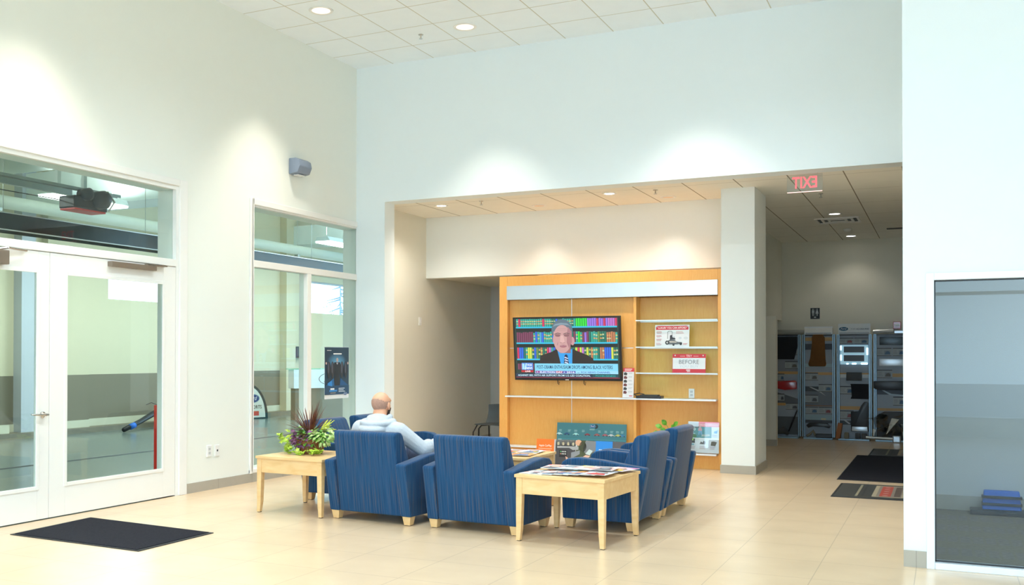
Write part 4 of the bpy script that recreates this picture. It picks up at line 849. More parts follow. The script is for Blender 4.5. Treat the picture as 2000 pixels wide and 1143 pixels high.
def planter():
    random.seed(11)
    cx,cy,cz=1.745,-3.72,0.531
    t=empty('potted_plant',(cx,cy,cz),0,'mixed plant arrangement in a wicker basket on the left maple table','plant')
    m=MB(); n=48
    prof=[(0.0,0.0),(0.110,0.0),(0.118,0.01)]+[(0.118+0.028*(k/9)+(0.004 if k%2 else -0.003),0.015+0.115*k/9) for k in range(10)]+[(0.154,0.130),(0.150,0.140),(0.138,0.132),(0.13,0.10),(0.0,0.10)]
    m.lathe(prof,n); b=m.obj('basket','wicker',t,smooth=True)
    MB().lathe([(0.0,0.104),(0.130,0.108)],24).obj('soil','dark',t)
    m=MB()
    for i in range(95):        # spiky red-brown blades arching from the middle
        a=random.uniform(0,2*PI); e=random.uniform(0.15,1.45); L=random.uniform(0.22,0.34); r0=0.02
        p0=Vector((-0.01+r0*math.cos(a),r0*math.sin(a),0.18)); d=Vector((math.cos(a)*math.cos(e),math.sin(a)*math.cos(e),math.sin(e))); s=d.cross(Vector((0,0,1))).normalized() if e<1.4 else Vector((1,0,0)); prev=None
        for k in range(6):
            f=k/5; q=p0+d*L*f+Vector((math.cos(a),math.sin(a),0))*0.03*f*f-Vector((0,0,1))*0.16*(1-math.sin(e))*f*f*L/0.3; w=0.0045*(1-f)**0.6*(0.6+1.2*min(f*3,1)) if k<5 else 0.0004
            ring=[m.bm.verts.new(q-s*w),m.bm.verts.new(q+Vector((0,0,-w*0.4))),m.bm.verts.new(q+s*w)]
            if prev: m.bm.faces.new((prev[0],prev[1],ring[1],ring[0])); m.bm.faces.new((prev[1],prev[2],ring[2],ring[1]))
            prev=ring
    m.obj('spiky_foliage','leaf_spike',t,smooth=True,fix=False)
    def cloud(name,mat,n,c,r,L,W_,shape,droop=0.3):
        m=MB()
        for i in range(n):
            v=Vector((random.gauss(0,1),random.gauss(0,1),random.gauss(0,0.8))); v.normalize(); k=random.uniform(0.5,1)
            p=Vector(c)+Vector((v.x*r[0],v.y*r[1],v.z*r[2]))*k; d=Vector((v.x,v.y,v.z*0.4-droop+random.uniform(-.2,.2)))+Vector((random.uniform(-.4,.4),random.uniform(-.4,.4),0)); l=random.uniform(0.7,1.2)
            leaf(m,p,d,(random.uniform(-.3,.3),-0.6+random.uniform(-.3,.3),0.8),L*l,W_*l,shape)
        return m.obj(name,mat,t,fix=False)
    cloud('ivy_foliage','leaf_ivy',60,(-0.16,-0.04,0.14),(0.12,0.10,0.08),0.055,0.055,IVY)
    cloud('green_foliage','leaf_green',150,(0.0,-0.01,0.17),(0.16,0.14,0.09),0.055,0.040,OVAL)
    cloud('variegated_foliage','leaf_varieg',170,(0.15,-0.02,0.18),(0.12,0.12,0.09),0.055,0.024,OVAL)
    cloud('purple_foliage','leaf_purple',60,(-0.04,-0.11,0.15),(0.10,0.05,0.10),0.055,0.055,IVY)
    m=MB()
    for (x0,y0,z0,path) in ((-0.13,0,0.12,[(-0.22,-0.03,0.13),(-0.28,-0.05,0.12),(-0.31,-0.06,0.15)]),(-0.13,-0.04,0.10,[(-0.20,-0.08,0.06),(-0.21,-0.09,0.03),(-0.19,-0.10,0.012)]),(-0.1,-0.12,0.08,[(-0.11,-0.17,0.04),(-0.05,-0.19,0.02),(0.04,-0.20,0.015)]),(0.05,-0.13,0.08,[(0.09,-0.19,0.03),(0.15,-0.19,0.02),(0.20,-0.17,0.02)]),(0.1,-0.1,0.1,[(0.17,-0.14,0.04),(0.20,-0.15,0.02),(0.16,-0.20,0.02)])):
        pts=[(x0,y0,z0)]+path; m.tube(pts,0.002,5,mi=1)
        for a,b in zip(pts[1:],pts[2:]+[pts[-1]]):
            for k in range(6):
                f=random.random(); p=Vector(a).lerp(Vector(b),f); p.z=max(p.z,0.012)+random.uniform(0,0.02)
                leaf(m,p,(random.uniform(-1,1),random.uniform(-1,0.3),random.uniform(-0.15,0.5)),(0,-0.5,1),0.05,0.05,IVY)
    o=m.obj('trailing_ivy',['leaf_ivy','leaf_green'],t,fix=False)
    m=MB()
    for i in range(9):         # yellow ferny sprays at the right back
        a=random.uniform(-0.9,0.9); e=random.uniform(0.5,1.2); L=random.uniform(0.16,0.26); p0=Vector((0.06,0.06,0.17)); d=Vector((math.cos(a)*math.cos(e),math.sin(a)*math.cos(e)*0.6,math.sin(e)))
        for k in range(2,11):
            q=p0+d*L*k/10-Vector((0,0,0.04))*(k/10)**2
            for s in (-1,1): leaf(m,q,d*0.6+Vector((s*0.5,-0.3*s,0.1)),(0,-0.7,0.7),0.045*(1.1-k/12),0.010,OVAL)
    m.obj('fern_foliage','leaf_fern',t,fix=False)
M['wicker']=wood_mat('wicker',(0.05,0.018,0.008),(0.30,0.10,0.03),0.5,(30,30,60),3)
planter()
def pothos():
    random.seed(5); t=empty('leafy_plant',(4.06,1.30,0.209),0,'green broad-leaved plant on the lower shelf left of the pink-topped poster','plant')
    MB().lathe([(0,0),(0.06,0),(0.085,0.13),(0.09,0.14),(0.08,0.14),(0.075,0.12),(0,0.12)],24).obj('pot','dark',t,smooth=True)
    m=MB()
    for (x,y,z,dx,dz) in ((-0.16,-0.04,0.33,-0.8,0.5),(-0.20,-0.02,0.26,-0.9,-0.1),(-0.11,-0.02,0.36,-0.3,0.7),(-0.05,0.0,0.30,0.2,0.6),(-0.02,-0.03,0.35,0.5,0.8),(0.02,0.02,0.31,0.9,0.4),(0.09,-0.02,0.28,1,0.0),(-0.10,-0.05,0.28,-0.4,0.3),(0.06,-0.06,0.20,0.8,-0.6),(0.13,-0.10,0.16,0.9,-0.7),(0.10,-0.08,0.12,0.4,-0.8),(-0.14,-0.05,0.20,-0.8,-0.5),(0.0,-0.08,0.22,0.1,-0.5),(0.17,-0.10,0.21,0.8,-0.2)):
        m.tube([(0,0,0.12),(x*0.5,y*0.5,0.12+(z-0.12)*0.6),(x,y,z)],0.003,5,mi=0); leaf(m,(x,y,z),(dx,-0.25,dz*0.6),(0,-0.8,0.5),0.095,0.075,OVAL)
    m.obj('foliage','leaf_pothos',t,fix=False)
pothos()

# ============================================================ THE SEATED MAN
def man():
    skin=pmat('skin',(0.72,0.36,0.22),0.5,noise=0.06,scale=25); n,l=nt(skin); b=n['Principled BSDF']; b.inputs['Subsurface Weight'].default_value=0.08; b.inputs['Subsurface Radius'].default_value=(0.02,0.008,0.004)
    M['skin']=skin; M['hoodie']=pmat('hoodie_cotton',(0.50,0.53,0.57),0.9,noise=0.12,scale=14,bump=0.3,bscale=90,spec=0.2); M['jeans']=pmat('jeans_denim',(0.04,0.06,0.12),0.85,noise=0.2,scale=40); M['stubble']=pmat('cropped_hair',(0.42,0.235,0.17),0.8,noise=0.25,scale=70); M['beard']=pmat('beard_hair',(0.07,0.045,0.035),0.85,noise=0.3,scale=80); M['eye']=pmat('eye_white',(0.8,0.8,0.78),0.2); M['iris']=pmat('iris',(0.08,0.05,0.03),0.2); M['lip']=pmat('lips',(0.50,0.20,0.16),0.45)
    ox,oy=2.585,-3.80
    t=empty('person',(ox,oy,0),0,'seated bald man in a light grey hoodie watching the television, seen from behind','person')
    hz=1.020; hy=0.0; yaw=math.radians(-6); Rz=Matrix.Rotation(yaw,3,'Z')
    def H(x,y,z): v=Rz@Vector((x,y,z)); return (v.x-0.012,v.y+hy,v.z+hz)
    m=MB(); rot=Rz
    m.ball(H(0,-0.012,0.022),(0.079,0.096,0.094),rot); m.ball(H(0,0.030,-0.020),(0.066,0.066,0.088),rot); m.ball(H(0,0.045,-0.075),(0.048,0.046,0.034),rot)   # skull, face, jaw
    m.ball(H(0,0.055,0.040),(0.060,0.040,0.035),rot)
    m.cap(H(0,0.088,0.015),H(0,0.106,-0.022),0.009,0.014); m.cap(H(-0.012,0.100,-0.026),H(0.012,0.100,-0.026),0.009,0.009)          # nose
    m.cap(H(-0.040,0.080,0.036),H(0.040,0.080,0.036),0.013,0.013)                                                             # brow
    m.cap(H(0,-0.02,-0.05),(0.0,-0.07,0.86),0.062,0.070); m.cap((0,-0.07,0.86),(0,-0.08,0.80),0.075,0.10)
    # neck continues into chest, arms and hands (under the hoodie)
    S={-1:(-0.185,-0.075,0.80),1:(0.212,-0.070,0.785)}; E={-1:(-0.33,0.02,0.640),1:(0.395,0.040,0.628)}; Wr={-1:(-0.20,0.235,0.60),1:(0.435,0.310,0.655)}
    m.cap((0,-0.07,0.82),(0,0.12,0.55),0.12,0.14)
    for s in (-1,1): m.cap((0,-0.07,0.80),S[s],0.07,0.055); m.cap(S[s],E[s],0.050,0.040); m.cap(E[s],Wr[s],0.040,0.027)
    for s in (-1,1):           # hands: palm, four bent fingers, thumb
        w=Vector(Wr[s]); f=(Vector((0.15,1,-0.22)) if s<0 else Vector((-0.05,1,-0.10))).normalized(); side=f.cross(Vector((0,0,1))).normalized()*s*-1; dn=Vector((0,0,-1))
        pc=w+f*0.05; m.cap(w,pc+f*0.035,0.024,0.024); m.cap(w+side*0.018,pc+side*0.026+f*0.035,0.014,0.015); m.cap(w-side*0.018,pc-side*0.026+f*0.035,0.014,0.015)
        for k,(o,L) in enumerate(((0.032,0.068),(0.011,0.078),(-0.011,0.072),(-0.032,0.056))):
            k0=pc+side*o+f*0.040; k1=k0+f*L*0.45+dn*0.006; k2=k1+(f*0.75+dn*0.6).normalized()*L*0.33; k3=k2+(f*0.35+dn*0.9).normalized()*L*0.25
            m.cap(k0,k1,0.0095,0.009,10); m.cap(k1,k2,0.009,0.0082,10); m.cap(k2,k3,0.0082,0.0072,10)
        b0=w+side*0.022+f*0.015; b1=b0+side*0.030+f*0.028; b2=b1+f*0.030+side*0.008+dn*0.008; m.cap(b0,b1,0.013,0.0115,10); m.cap(b1,b2,0.0115,0.009,10)
    HJ={s:(s*0.095,0.22,0.53) for s in (-1,1)}; K={s:(s*0.135,0.62,0.545) for s in (-1,1)}; A={s:(s*0.14,0.66,0.11) for s in (-1,1)}
    m.cap((0,0.12,0.56),(0,0.2,0.53),0.13,0.12)
    for s in (-1,1): m.cap(HJ[s],K[s],0.078,0.055); m.cap(K[s],A[s],0.052,0.036)
    # ears
    for s in (-1,1): m.ball(H(s*0.080,0.006,-0.008),(0.010,0.019,0.032),(Rz@Matrix.Rotation(s*0.35,3,'Z'))); m.ball(H(s*0.077,0.012,-0.036),(0.008,0.010,0.012),rot)
    body=m.obj('body','skin',t); remesh(body,0.0055,4)
    for s in (-1,1):
        e=MB().ball(H(s*0.030,0.088,0.012),(0.012,0.010,0.010),rot,8).obj('eye','eye',t,smooth=True); MB().ball(H(s*0.030,0.0965,0.012),(0.005,0.003,0.005),rot,6).obj('iris','iris',e,smooth=True)
        c=MB().cap(H(s*0.016,0.096,0.036),H(s*0.046,0.084,0.034),0.004,0.003).obj('eyebrow','beard',t,smooth=True)
    MB().cap(H(-0.018,0.094,-0.052),H(0.018,0.094,-0.052),0.006,0.006).obj('mouth','lip',t,smooth=True)
    # cropped hair: the shell round the back and sides, bald on top; beard: the shell over jaw and cheeks
    def shell(name,mat,keep,parts,off=0.0025):
        m=MB()
        for c,r in parts: m.ball(H(*c),(r[0]+off,r[1]+off,r[2]+off),rot,32)
        inv=Rz.inverted(); dead=[]
        for v in m.bm.verts:
            q=inv@(v.co-Vector((-0.012,hy,hz))); 
            if not keep(q): dead.append(v)
        bmesh.ops.delete(m.bm,geom=dead,context='VERTS'); return m.obj(name,mat,t,smooth=True)
    skull=((0,-0.012,0.022),(0.079,0.096,0.094)); face=((0,0.030,-0.020),(0.066,0.066,0.088)); jaw=((0,0.045,-0.075),(0.048,0.046,0.034))
    shell('hair','stubble',lambda q: q.z<0.040+0.5*max(0,-q.y-0.05) and q.y<0.028 and q.z>-0.052 and not (abs(q.x)>0.058 and abs(q.z+0.01)<0.03 and q.y>-0.012),[skull],0.0015)
    shell('beard','beard',lambda q: q.z<-0.022 and q.y>0.010 and not (abs(q.x)<0.03 and q.z>-0.06 and q.y>0.06),[face,jaw],0.005)
    # hoodie
    m=MB()
    m.cap((0,-0.075,0.80),(0,0.10,0.58),0.150,0.175,20); m.cap((-0.13,-0.075,0.79),(0.13,-0.075,0.785),0.098,0.098,20); m.cap((-0.06,0.03,0.60),(0.06,0.03,0.60),0.15,0.15,20); m.cap((0,-0.07,0.85),(0,-0.09,0.80),0.085,0.14,20)
    for s in (-1,1):
        m.cap((s*0.14,-0.075,0.785),S[s],0.098,0.084); m.cap(S[s],E[s],0.084,0.066); m.cap(E[s],Wr[s],0.066,0.046)
        e=Vector(E[s]); w=Vector(Wr[s])
        for k in range(5): p=e.lerp(w,0.12+0.19*k); d=(w-e).normalized()*0.012; rr=0.072-0.018*k*0.25*1.2; m.cap(p-d*0.5+Vector((0.004*(k%2),0,0.010*(k%2))),p+d*0.1,rr*1.03,rr*1.06)
    m.cap((0,0.17,0.55),(0,0.10,0.58),0.165,0.17)
    # hood lying on the shoulders: two rolls and a hanging fold
    ring=[(0.092*math.cos(a)*1.05,-0.055+0.090*math.sin(a),0.905+0.014*math.sin(a)) for a in [math.radians(q) for q in range(140,401,20)]]
    for a,b in zip(ring,ring[1:]): m.cap(a,b,0.026,0.026)
    ring=[(0.142*math.cos(a),-0.078+0.135*math.sin(a),0.868+0.016*math.sin(a)) for a in [math.radians(q) for q in range(165,376,15)]]
    for a,b in zip(ring,ring[1:]): m.cap(a,b,0.030,0.030)
    ring=[(0.112*math.cos(a)-0.01,-0.130+0.115*math.sin(a),0.812+0.012*math.sin(a)) for a in [math.radians(q) for q in range(180,361,15)]]
    for a,b in zip(ring,ring[1:]): m.cap(a,b,0.034,0.034)
    m.cap((-0.04,-0.225,0.765),(0.025,-0.225,0.770),0.038,0.034)
    hd=m.obj('hoodie','hoodie',t); remesh(hd,0.006,1)
    for s in (-1,1):
        w=Vector(Wr[s]); d=(w-Vector(E[s])).normalized(); MB().cap(w-d*0.02,w+d*0.012,0.040,0.036,20).obj('cuff','hoodie',hd,smooth=True)
    m=MB(); m.cap((-0.05,0.16,0.54),(0.05,0.18,0.54),0.135,0.135,18)
    for s in (-1,1): m.cap(HJ[s],K[s],0.090,0.068,18); m.cap(K[s],(A[s][0],A[s][1],0.14),0.066,0.058,18)
    j=m.obj('jeans','jeans',t); remesh(j,0.009,3)
    for s in (-1,1):
        m=MB(); x=A[s][0]; m.cap((x,A[s][1]-0.03,0.055),(x,A[s][1]+0.16,0.04),0.045,0.036,16); m.cap((x,A[s][1],0.09),(x,A[s][1]+0.01,0.13),0.042,0.044,16)
        for v in m.bm.verts: v.co.z=max(v.co.z,0.012)
        sh=m.obj('shoe','dark',t); remesh(sh,0.006,2)
        MB().box(x-0.04,x+0.04,A[s][1]-0.07,A[s][1]+0.19,0,0.016,bev=0.006).obj('sole','plate',sh)
man()

# ============================================================ ALCOVE CHAIR
def plastic_chair():
    t=empty('plastic_chair',(1.02,2.40,0),math.radians(172),'dark plastic side chair in the alcove, half hidden behind the display unit','chair')
    m=MB(); nx,nz=10,10; V=[]
    for j in range(nz+1):
        row=[]
        for i in range(nx+1):
            u=i/nx-0.5; v=j/nz; w=0.50*(1-0.06*v); x=u*w; y=-0.20-0.07*v+0.10*(u*2)**2*0.5+0.03*math.sin(v*PI)*-1; z=0.42+0.29*v+0.012*math.cos(u*PI); row.append((x,y,z))
        V.append(row)
    for th in (0,0.008):
        g=[[m.bm.verts.new((x,y-th,z)) for x,y,z in r] for r in V]
        for j in range(nz):
            for i in range(nx):
                if j==nz-2 and 4<=i<=5: continue
                m.bm.faces.new((g[j][i],g[j][i+1],g[j+1][i+1],g[j+1][i]))
    m.obj('backrest','charcoal',t,smooth=True); MB().box(-0.22,0.22,-0.21,0.22,0.415,0.432,bev=0.008).obj('seat','charcoal',t)
    for s in (-1,1):
        MB().tube([(s*0.20,-0.17,0.41),(s*0.24,-0.24,0.30),(s*0.25,-0.26,0.012)],0.011,8).obj('leg','black',t,smooth=True)
        MB().tube([(s*0.20,0.17,0.41),(s*0.24,0.22,0.30),(s*0.25,0.24,0.012)],0.011,8).obj('leg','black',t,smooth=True)
        MB().tube([(s*0.12,-0.02,0.405),(s*0.24,-0.02,0.395),(s*0.29,-0.02,0.34),(s*0.30,-0.02,0.012)],0.013,8).obj('side_tube','black',t,smooth=True)
plastic_chair()

# ============================================================ CORRIDOR DISPLAYS
PX=lambda x: 4.951+(x-1571)*(1.189/141)
def PZ(y): return 1.84-(y-658)*(1.83/196)
AX=lambda u: PX(1500+u/4.764); AZ=lambda v: PZ(620+v/4.764)
BX=lambda u: PX(1630+u/4.573); BZ=lambda v: PZ(620+v/4.573)
YD=7.32
def card(p,x0,z0,x1,z1,seed):
    random.seed(seed); w,h=x1-x0,z1-z0
    p.k=6; p.rect(x0,z0,x1,z1,(0.34,0.38,0.40)); p.k=7; p.rect(x0,z1-h*0.13,x1,z1,(0.06,0.06,0.07)); p.rect(x0,z0,x1,z0+h*0.08,(0.10,0.09,0.08)); p.lines(x0+w*0.06,z1-h*0.28,w*0.36,4,h*0.13,h*0.05,(0.20,0.22,0.24))
    p.k=8; c=random.choice([(0.05,0.05,0.06),(0.03,0.10,0.20),(0.22,0.04,0.04),(0.10,0.08,0.06)]); q=x0+w*0.50; p.rect(q,z0+h*0.16,q+w*0.42,z0+h*0.68,(0.22,0.25,0.28)); p.k=9; p.poly([(q+w*0.03,z0+h*0.2),(q+w*0.39,z0+h*0.2),(q+w*0.40,z0+h*0.42),(q+w*0.28,z0+h*0.6),(q+w*0.10,z0+h*0.55)],c)
def stand(name,xL,xR,label,paint,header=None):
    """xL..xR: panel edges; posts outside them"""
    t=empty(name,((xL+xR)/2,YD,0),0,label,'display stand','accessory display stands'); o=(xL+xR)/2
    p=Print(xR-xL,1.83,0.02,(0.30,0.35,0.42),ox=0); q=Print.__new__(Print); p.v=[(v[0]+xL-o,v[1],v[2]+0.01) for v in p.v]
    class Sh:      # draws in world x
        pass
    r=p.rect; pl=p.poly
    def rect(x0,z0,x1,z1,c): return pl([(x0-o,z0),(x1-o,z0),(x1-o,z1),(x0-o,z1)],c)
    p.rect=rect; p.poly_w=lambda pts,c: pl([(a-o,b) for a,b in pts],c)
    base=p.poly; p.poly=lambda pts,c: pl([(a-o,b) for a,b in pts],c)
    paint(p); p.poly=base; p.rect=r
    p.obj('graphic_panel',t,(0,0,0))
    for x in (xL-0.026,xR+0.026):
        MB().box(x-o-0.025,x-o+0.025,-0.03,0.05,0.03,1.86,bev=0.006).obj('post','post',t)
        MB().box(x-o-0.007,x-o+0.007,-0.034,-0.028,0.03,1.85).obj('slot','black',t)
    MB().box(xL-o-0.02,xR-o+0.02,-0.16,0.10,0.0,0.03,bev=0.008).obj('foot','post',t)
    MB().box(xL-o,xR-o,-0.03,0.04,1.835,1.86,bev=0.004).obj('top_rail','black',t)
    return t
TAN=(0.50,0.30,0.10)
def u1(p):
    p.k=2; p.rect(4.5,AZ(535),AX(275),AZ(510),TAN); p.rect(4.4,AZ(825),AX(160),AZ(800),TAN); p.poly([(4.4,AZ(690)),(AX(275),AZ(760)),(AX(275),AZ(800)),(4.4,AZ(800))],(0.10,0.11,0.13)); p.rect(4.4,AZ(510),AX(275),AZ(400),(0.20,0.22,0.26)); p.rect(4.4,AZ(1090),AX(275),AZ(925),(0.07,0.08,0.09))
    for i,(a,b,c,d) in enumerate(((150,290,270,360),(150,415,275,485),(70,530,143,595),(70,715,143,785),(155,800,278,862))): card(p,AX(a),AZ(d),AX(c),AZ(b),i)
def u2(p):
    p.k=2; p.rect(AX(345),AZ(230),AX(600),AZ(198),TAN); p.rect(AX(345),AZ(540),AX(600),AZ(515),TAN); p.rect(AX(345),AZ(826),AX(600),AZ(815),(0.2,0.1,0.05)); p.rect(AX(345),AZ(310),AX(600),AZ(256),(0.03,0.035,0.05)); p.rect(AX(345),AZ(690),AX(600),AZ(645),(0.03,0.035,0.045)); p.rect(AX(345),AZ(815),AX(600),AZ(690),(0.14,0.16,0.19)); p.rect(AX(345),AZ(978),AX(600),AZ(950),(0.03,0.035,0.045))
    p.k=3; p.poly([(AX(380),AZ(650)),(AX(400),AZ(650)),(AX(480),AZ(680)),(AX(540),AZ(730)),(AX(470),AZ(690))],(0.45,0.48,0.5)); p.rect(AX(342),AZ(467),AX(600),AZ(437),(0.35,0.50,0.56)); p.rect(AX(342),AZ(950),AX(600),AZ(905),(0.28,0.40,0.46)); p.k=4; p.rect(AX(495),AZ(948),AX(540),AZ(932),(0.6,0.55,0.35))
    for i,(a,b,c,d) in enumerate(((345,520,467,590),(472,622,598,692),(345,720,467,795),(345,830,466,895),(470,830,598,895))): card(p,AX(a),AZ(d),AX(c),AZ(b),10+i)
def u3(p):
    p.k=2; p.rect(BX(50),BZ(512),BX(305),BZ(498),TAN); p.rect(BX(50),BZ(815),BX(305),BZ(785),TAN); p.rect(BX(50),BZ(945),BX(305),BZ(910),(0.03,0.04,0.05)); p.k=3; p.rect(BX(52),BZ(540),BX(108),BZ(510),(0.55,0.62,0.66)); p.rect(BX(248),BZ(540),BX(305),BZ(510),(0.55,0.62,0.66)); p.poly([(BX(80),BZ(905)),(BX(100),BZ(905)),(BX(145),BZ(935)),(BX(130),BZ(940))],(0.5,0.52,0.55))
    for i,(a,b,c,d) in enumerate(((50,195,172,248),(178,195,300,248),(52,612,175,682),(52,822,172,895))): card(p,BX(a),BZ(d),BX(c),BZ(b),20+i)
def u4(p):
    X1=6.62; p.k=2; p.rect(BX(510),BZ(530),X1,BZ(500),TAN); p.rect(BX(380),BZ(818),X1,BZ(795),TAN); p.rect(BX(378),BZ(680),X1,BZ(640),(0.03,0.04,0.06)); p.k=3; p.poly([(BX(420),BZ(645)),(BX(440),BZ(645)),(BX(500),BZ(672)),(BX(600),BZ(680)),(BX(600),BZ(690)),(BX(490),BZ(685))],(0.4,0.5,0.58))
    for i,(a,b,c,d) in enumerate(((378,282,503,352),(512,282,618,352),(378,468,508,540),(515,695,618,772))): card(p,BX(a),BZ(d),min(BX(c),X1),BZ(b),30+i)
stand('accessory_stand',4.36,AX(275),'display stand farthest left, partly behind the corner, with a red car part on it',u1)
stand('accessory_stand',AX(345),AX(600),'display stand with the brown seat cover hanging on it',u2)
stand('accessory_stand',BX(50),BX(305),'display stand with the lit double frame and black splash guard',u3)
stand('accessory_stand',BX(375),6.62,'display stand farthest right, with plastic-wrapped parts at its foot',u4)
G='car accessories on the display stands'
def hang(name,pts,y0,y1,mat,label,cat='car part',bev=0.004,parts=None):
    cx=sum(a for a,b in pts)/len(pts); zb=min(b for a,b in pts); 
    o=MB().prism([(a-cx,b-zb) for a,b in pts],'y',y0-YD,y1-YD,bev=bev).obj(name,mat); o.location=(cx,YD,zb); tag(o,label,cat,G); auto(o); return o
M['curb_light']=pmat('dull_plastic',(0.30,0.31,0.29),0.5); M['seatcover']=pmat('brown_canvas',(0.16,0.065,0.012),0.85,noise=0.2,scale=20,bump=0.5,bscale=80); M['redcar']=pmat('red_paint',(0.40,0.01,0.015),0.2,noise=0.2,coat=0.5); M['blackmat']=pmat('black_textile',(0.012,0.013,0.018),0.9,noise=0.3,scale=50); M['cardbox']=pmat('orange_carton',(0.32,0.12,0.04),0.7,noise=0.2); M['silver']=pmat('silver_card',(0.55,0.60,0.64),0.3,0.6); M['litframe']=pmat('lit_frame',(0.6,0.75,0.85),0.3,emit=(0.35,0.7,0.9),es=0.35); M['litspot']=pmat('lit_led',(0.8,0.95,1),0.3,emit=(0.6,0.9,1.0),es=2.5)
A_=lambda L: [(AX(a),AZ(b)) for a,b in L]; B_=lambda L: [(BX(a),BZ(b)) for a,b in L]
hang('cargo_liner',[(4.37,AZ(190)),(AX(272),AZ(190)),(AX(272),AZ(280)),(AX(240),AZ(398)),(4.37,AZ(398))],7.300,7.311,'blackmat','black fabric square at the top of the leftmost display stand')
hang('tail_lamp',[(4.40,AZ(600)),(AX(250),AZ(592)),(AX(268),AZ(604)),(AX(266),AZ(672)),(AX(150),AZ(682)),(4.40,AZ(660))],7.26,7.311,'redcar','glossy red car part on the leftmost display stand',bev=0.02)
hang('seat_cover',A_([(425,172),(515,172),(532,200),(540,400),(546,440),(540,462),(385,462),(376,440),(395,385),(412,250),(410,195)]),7.255,7.306,'seatcover','brown canvas seat cover hanging on a display stand','seat cover',bev=0.018)
hang('bumper_trim',A_([(355,1000),(380,978),(470,972),(560,978),(588,1002),(575,1020),(520,1008),(420,1008),(375,1022)]),7.26,7.311,'black','black curved trim piece low on the stand with the seat cover',bev=0.008)
def litframe():
    x0,x1,z0,z1=BX(55),BX(302),BZ(425),BZ(258); t=empty('lit_sign_frame',((x0+x1)/2,7.305,z0),0,'glowing pale blue frame with two dark strips on a display stand','lit frame',G); w=(x1-x0)/2; h=z1-z0
    MB().box(-w,w,-0.02,0.0,0,h,bev=0.005).obj('frame','litframe',t)
    for a,b in ((BZ(322)-z0,BZ(270)-z0),(BZ(397)-z0,BZ(345)-z0)): MB().box(-w*0.74,w*0.72,-0.024,-0.018,a,b).obj('dark_strip','black',t)
    for a,b,c,d in ((-w,-w*0.9,0.07,0.17),(-w,-w*0.9,h-0.09,h-0.01),(w*0.88,w,h*0.5,h-0.05),(-w*0.55,-w*0.4,0.0,0.02),(-w*0.15,w*0.15,0,0.025),(w*0.5,w*0.95,0,0.03)): MB().box(a,b,-0.026,-0.019,c,d).obj('lamp_strip','litspot',t)
litframe()
hang('dark_pouch',B_([(110,492),(245,492),(245,564),(108,564)]),7.26,7.311,'dark','small dark box on a shelf below the lit double frame','box',bev=0.01)
hang('floor_liner',B_([(143,592),(305,592),(305,722),(145,720),(155,700),(150,610)]),7.300,7.311,'blackmat','black floor liner panel below the small dark box')
hang('splash_guard',B_([(265,745),(295,742),(303,760),(303,1000),(150,1000),(148,832),(215,826),(240,775)]),7.285,7.311,'black','black splash guard with a pale bottom edge')
hang('pale_strip',B_([(158,958),(292,958),(297,998),(155,998)]),7.275,7.2845,'silver','pale strip at the bottom of the black splash guard')
hang('window_visor',[(BX(400),BZ(258)),(BX(400),BZ(190)),(6.62,BZ(190)),(6.62,BZ(258))],7.28,7.311,'heater','dark tinted panel at the top of the rightmost display stand')
hang('silver_tray',[(BX(398),BZ(436)),(BX(398),BZ(376)),(6.62,BZ(376)),(6.62,BZ(436))],7.285,7.311,'silver','silver packaged part with a black diamond on the rightmost stand')
hang('running_bar',[(BX(350),BZ(625)),(BX(350),BZ(566)),(6.63,BZ(562)),(6.63,BZ(638)),(BX(375),BZ(638))],7.22,7.285,'black','long black bar across the rightmost display stand',bev=0.012)
hang('door_part',[(BX(380),BZ(1060)),(BX(370),BZ(860)),(BX(440),BZ(822)),(6.63,BZ(822)),(6.63,BZ(1060))],7.20,7.28,'dark','dark part standing at the foot of the rightmost display stand',bev=0.02)
def wrap():
    random.seed(9); m=MB()
    for i in range(16):
        x=random.uniform(BX(360),6.60); z=random.uniform(0.06,0.50); a=random.uniform(0,PI); L=random.uniform(0.12,0.28); w=random.uniform(0.03,0.08); dx,dz=math.cos(a)*L/2,math.sin(a)*L/2; z=max(z,abs(dz)+w+0.05)
        m.poly([(x-dx-w,7.14+random.uniform(-.03,.03),z-dz),(x-dx+w,7.17,z-dz-w*0.3),(x+dx+w,7.14+random.uniform(-.03,.03),z+dz),(x+dx-w,7.17,z+dz+w*0.3)])
    o=m.obj('plastic_sheet','wrap',fix=False); tag(o,'crumpled clear plastic sheeting over the parts at the right stand','plastic sheet',G)
wrap()
tag(MB().tube([(BX(290),7.02,0.075),(BX(350),7.02,0.07),(BX(520),7.02,0.065)],0.022,12).box(BX(515),BX(585),6.99,7.05,0.0,0.12,bev=0.02).obj('running_board','silver'),'silver running board lying across the foot of the right stand','running board',G)
tag(MB().hexa([(BX(20),7.10,0.03),(BX(60),7.10,0.03),(BX(62),7.20,0.03),(BX(22),7.20,0.03),(BX(38),7.14,0.30),(BX(78),7.14,0.29),(BX(80),7.24,0.29),(BX(40),7.24,0.30)],bev=0.004).obj('orange_carton','cardbox'),'orange-brown carton leaning between two display stands','carton',G)
tag(MB().box(BX(95),BX(135),7.12,7.22,0.03,0.14,bev=0.02).obj('small_bundle','curb'),'small olive bundle on the floor right of the orange carton','bundle',G)
tag(MB().box(BX(190),BX(235),7.16,7.24,0.03,0.13,bev=0.01).obj('small_box','dark'),'dark little box below the splash guard, left one','box',G)
tag(MB().box(BX(245),BX(292),7.16,7.24,0.03,0.13,bev=0.01).obj('small_box','dark'),'dark little box below the splash guard, right one','box',G)
tag(MB().box(AX(455),AX(602),7.12,7.24,0.03,0.10,bev=0.008).obj('black_bar','black'),'black bar lying at the foot of the seat cover stand','car part',G)
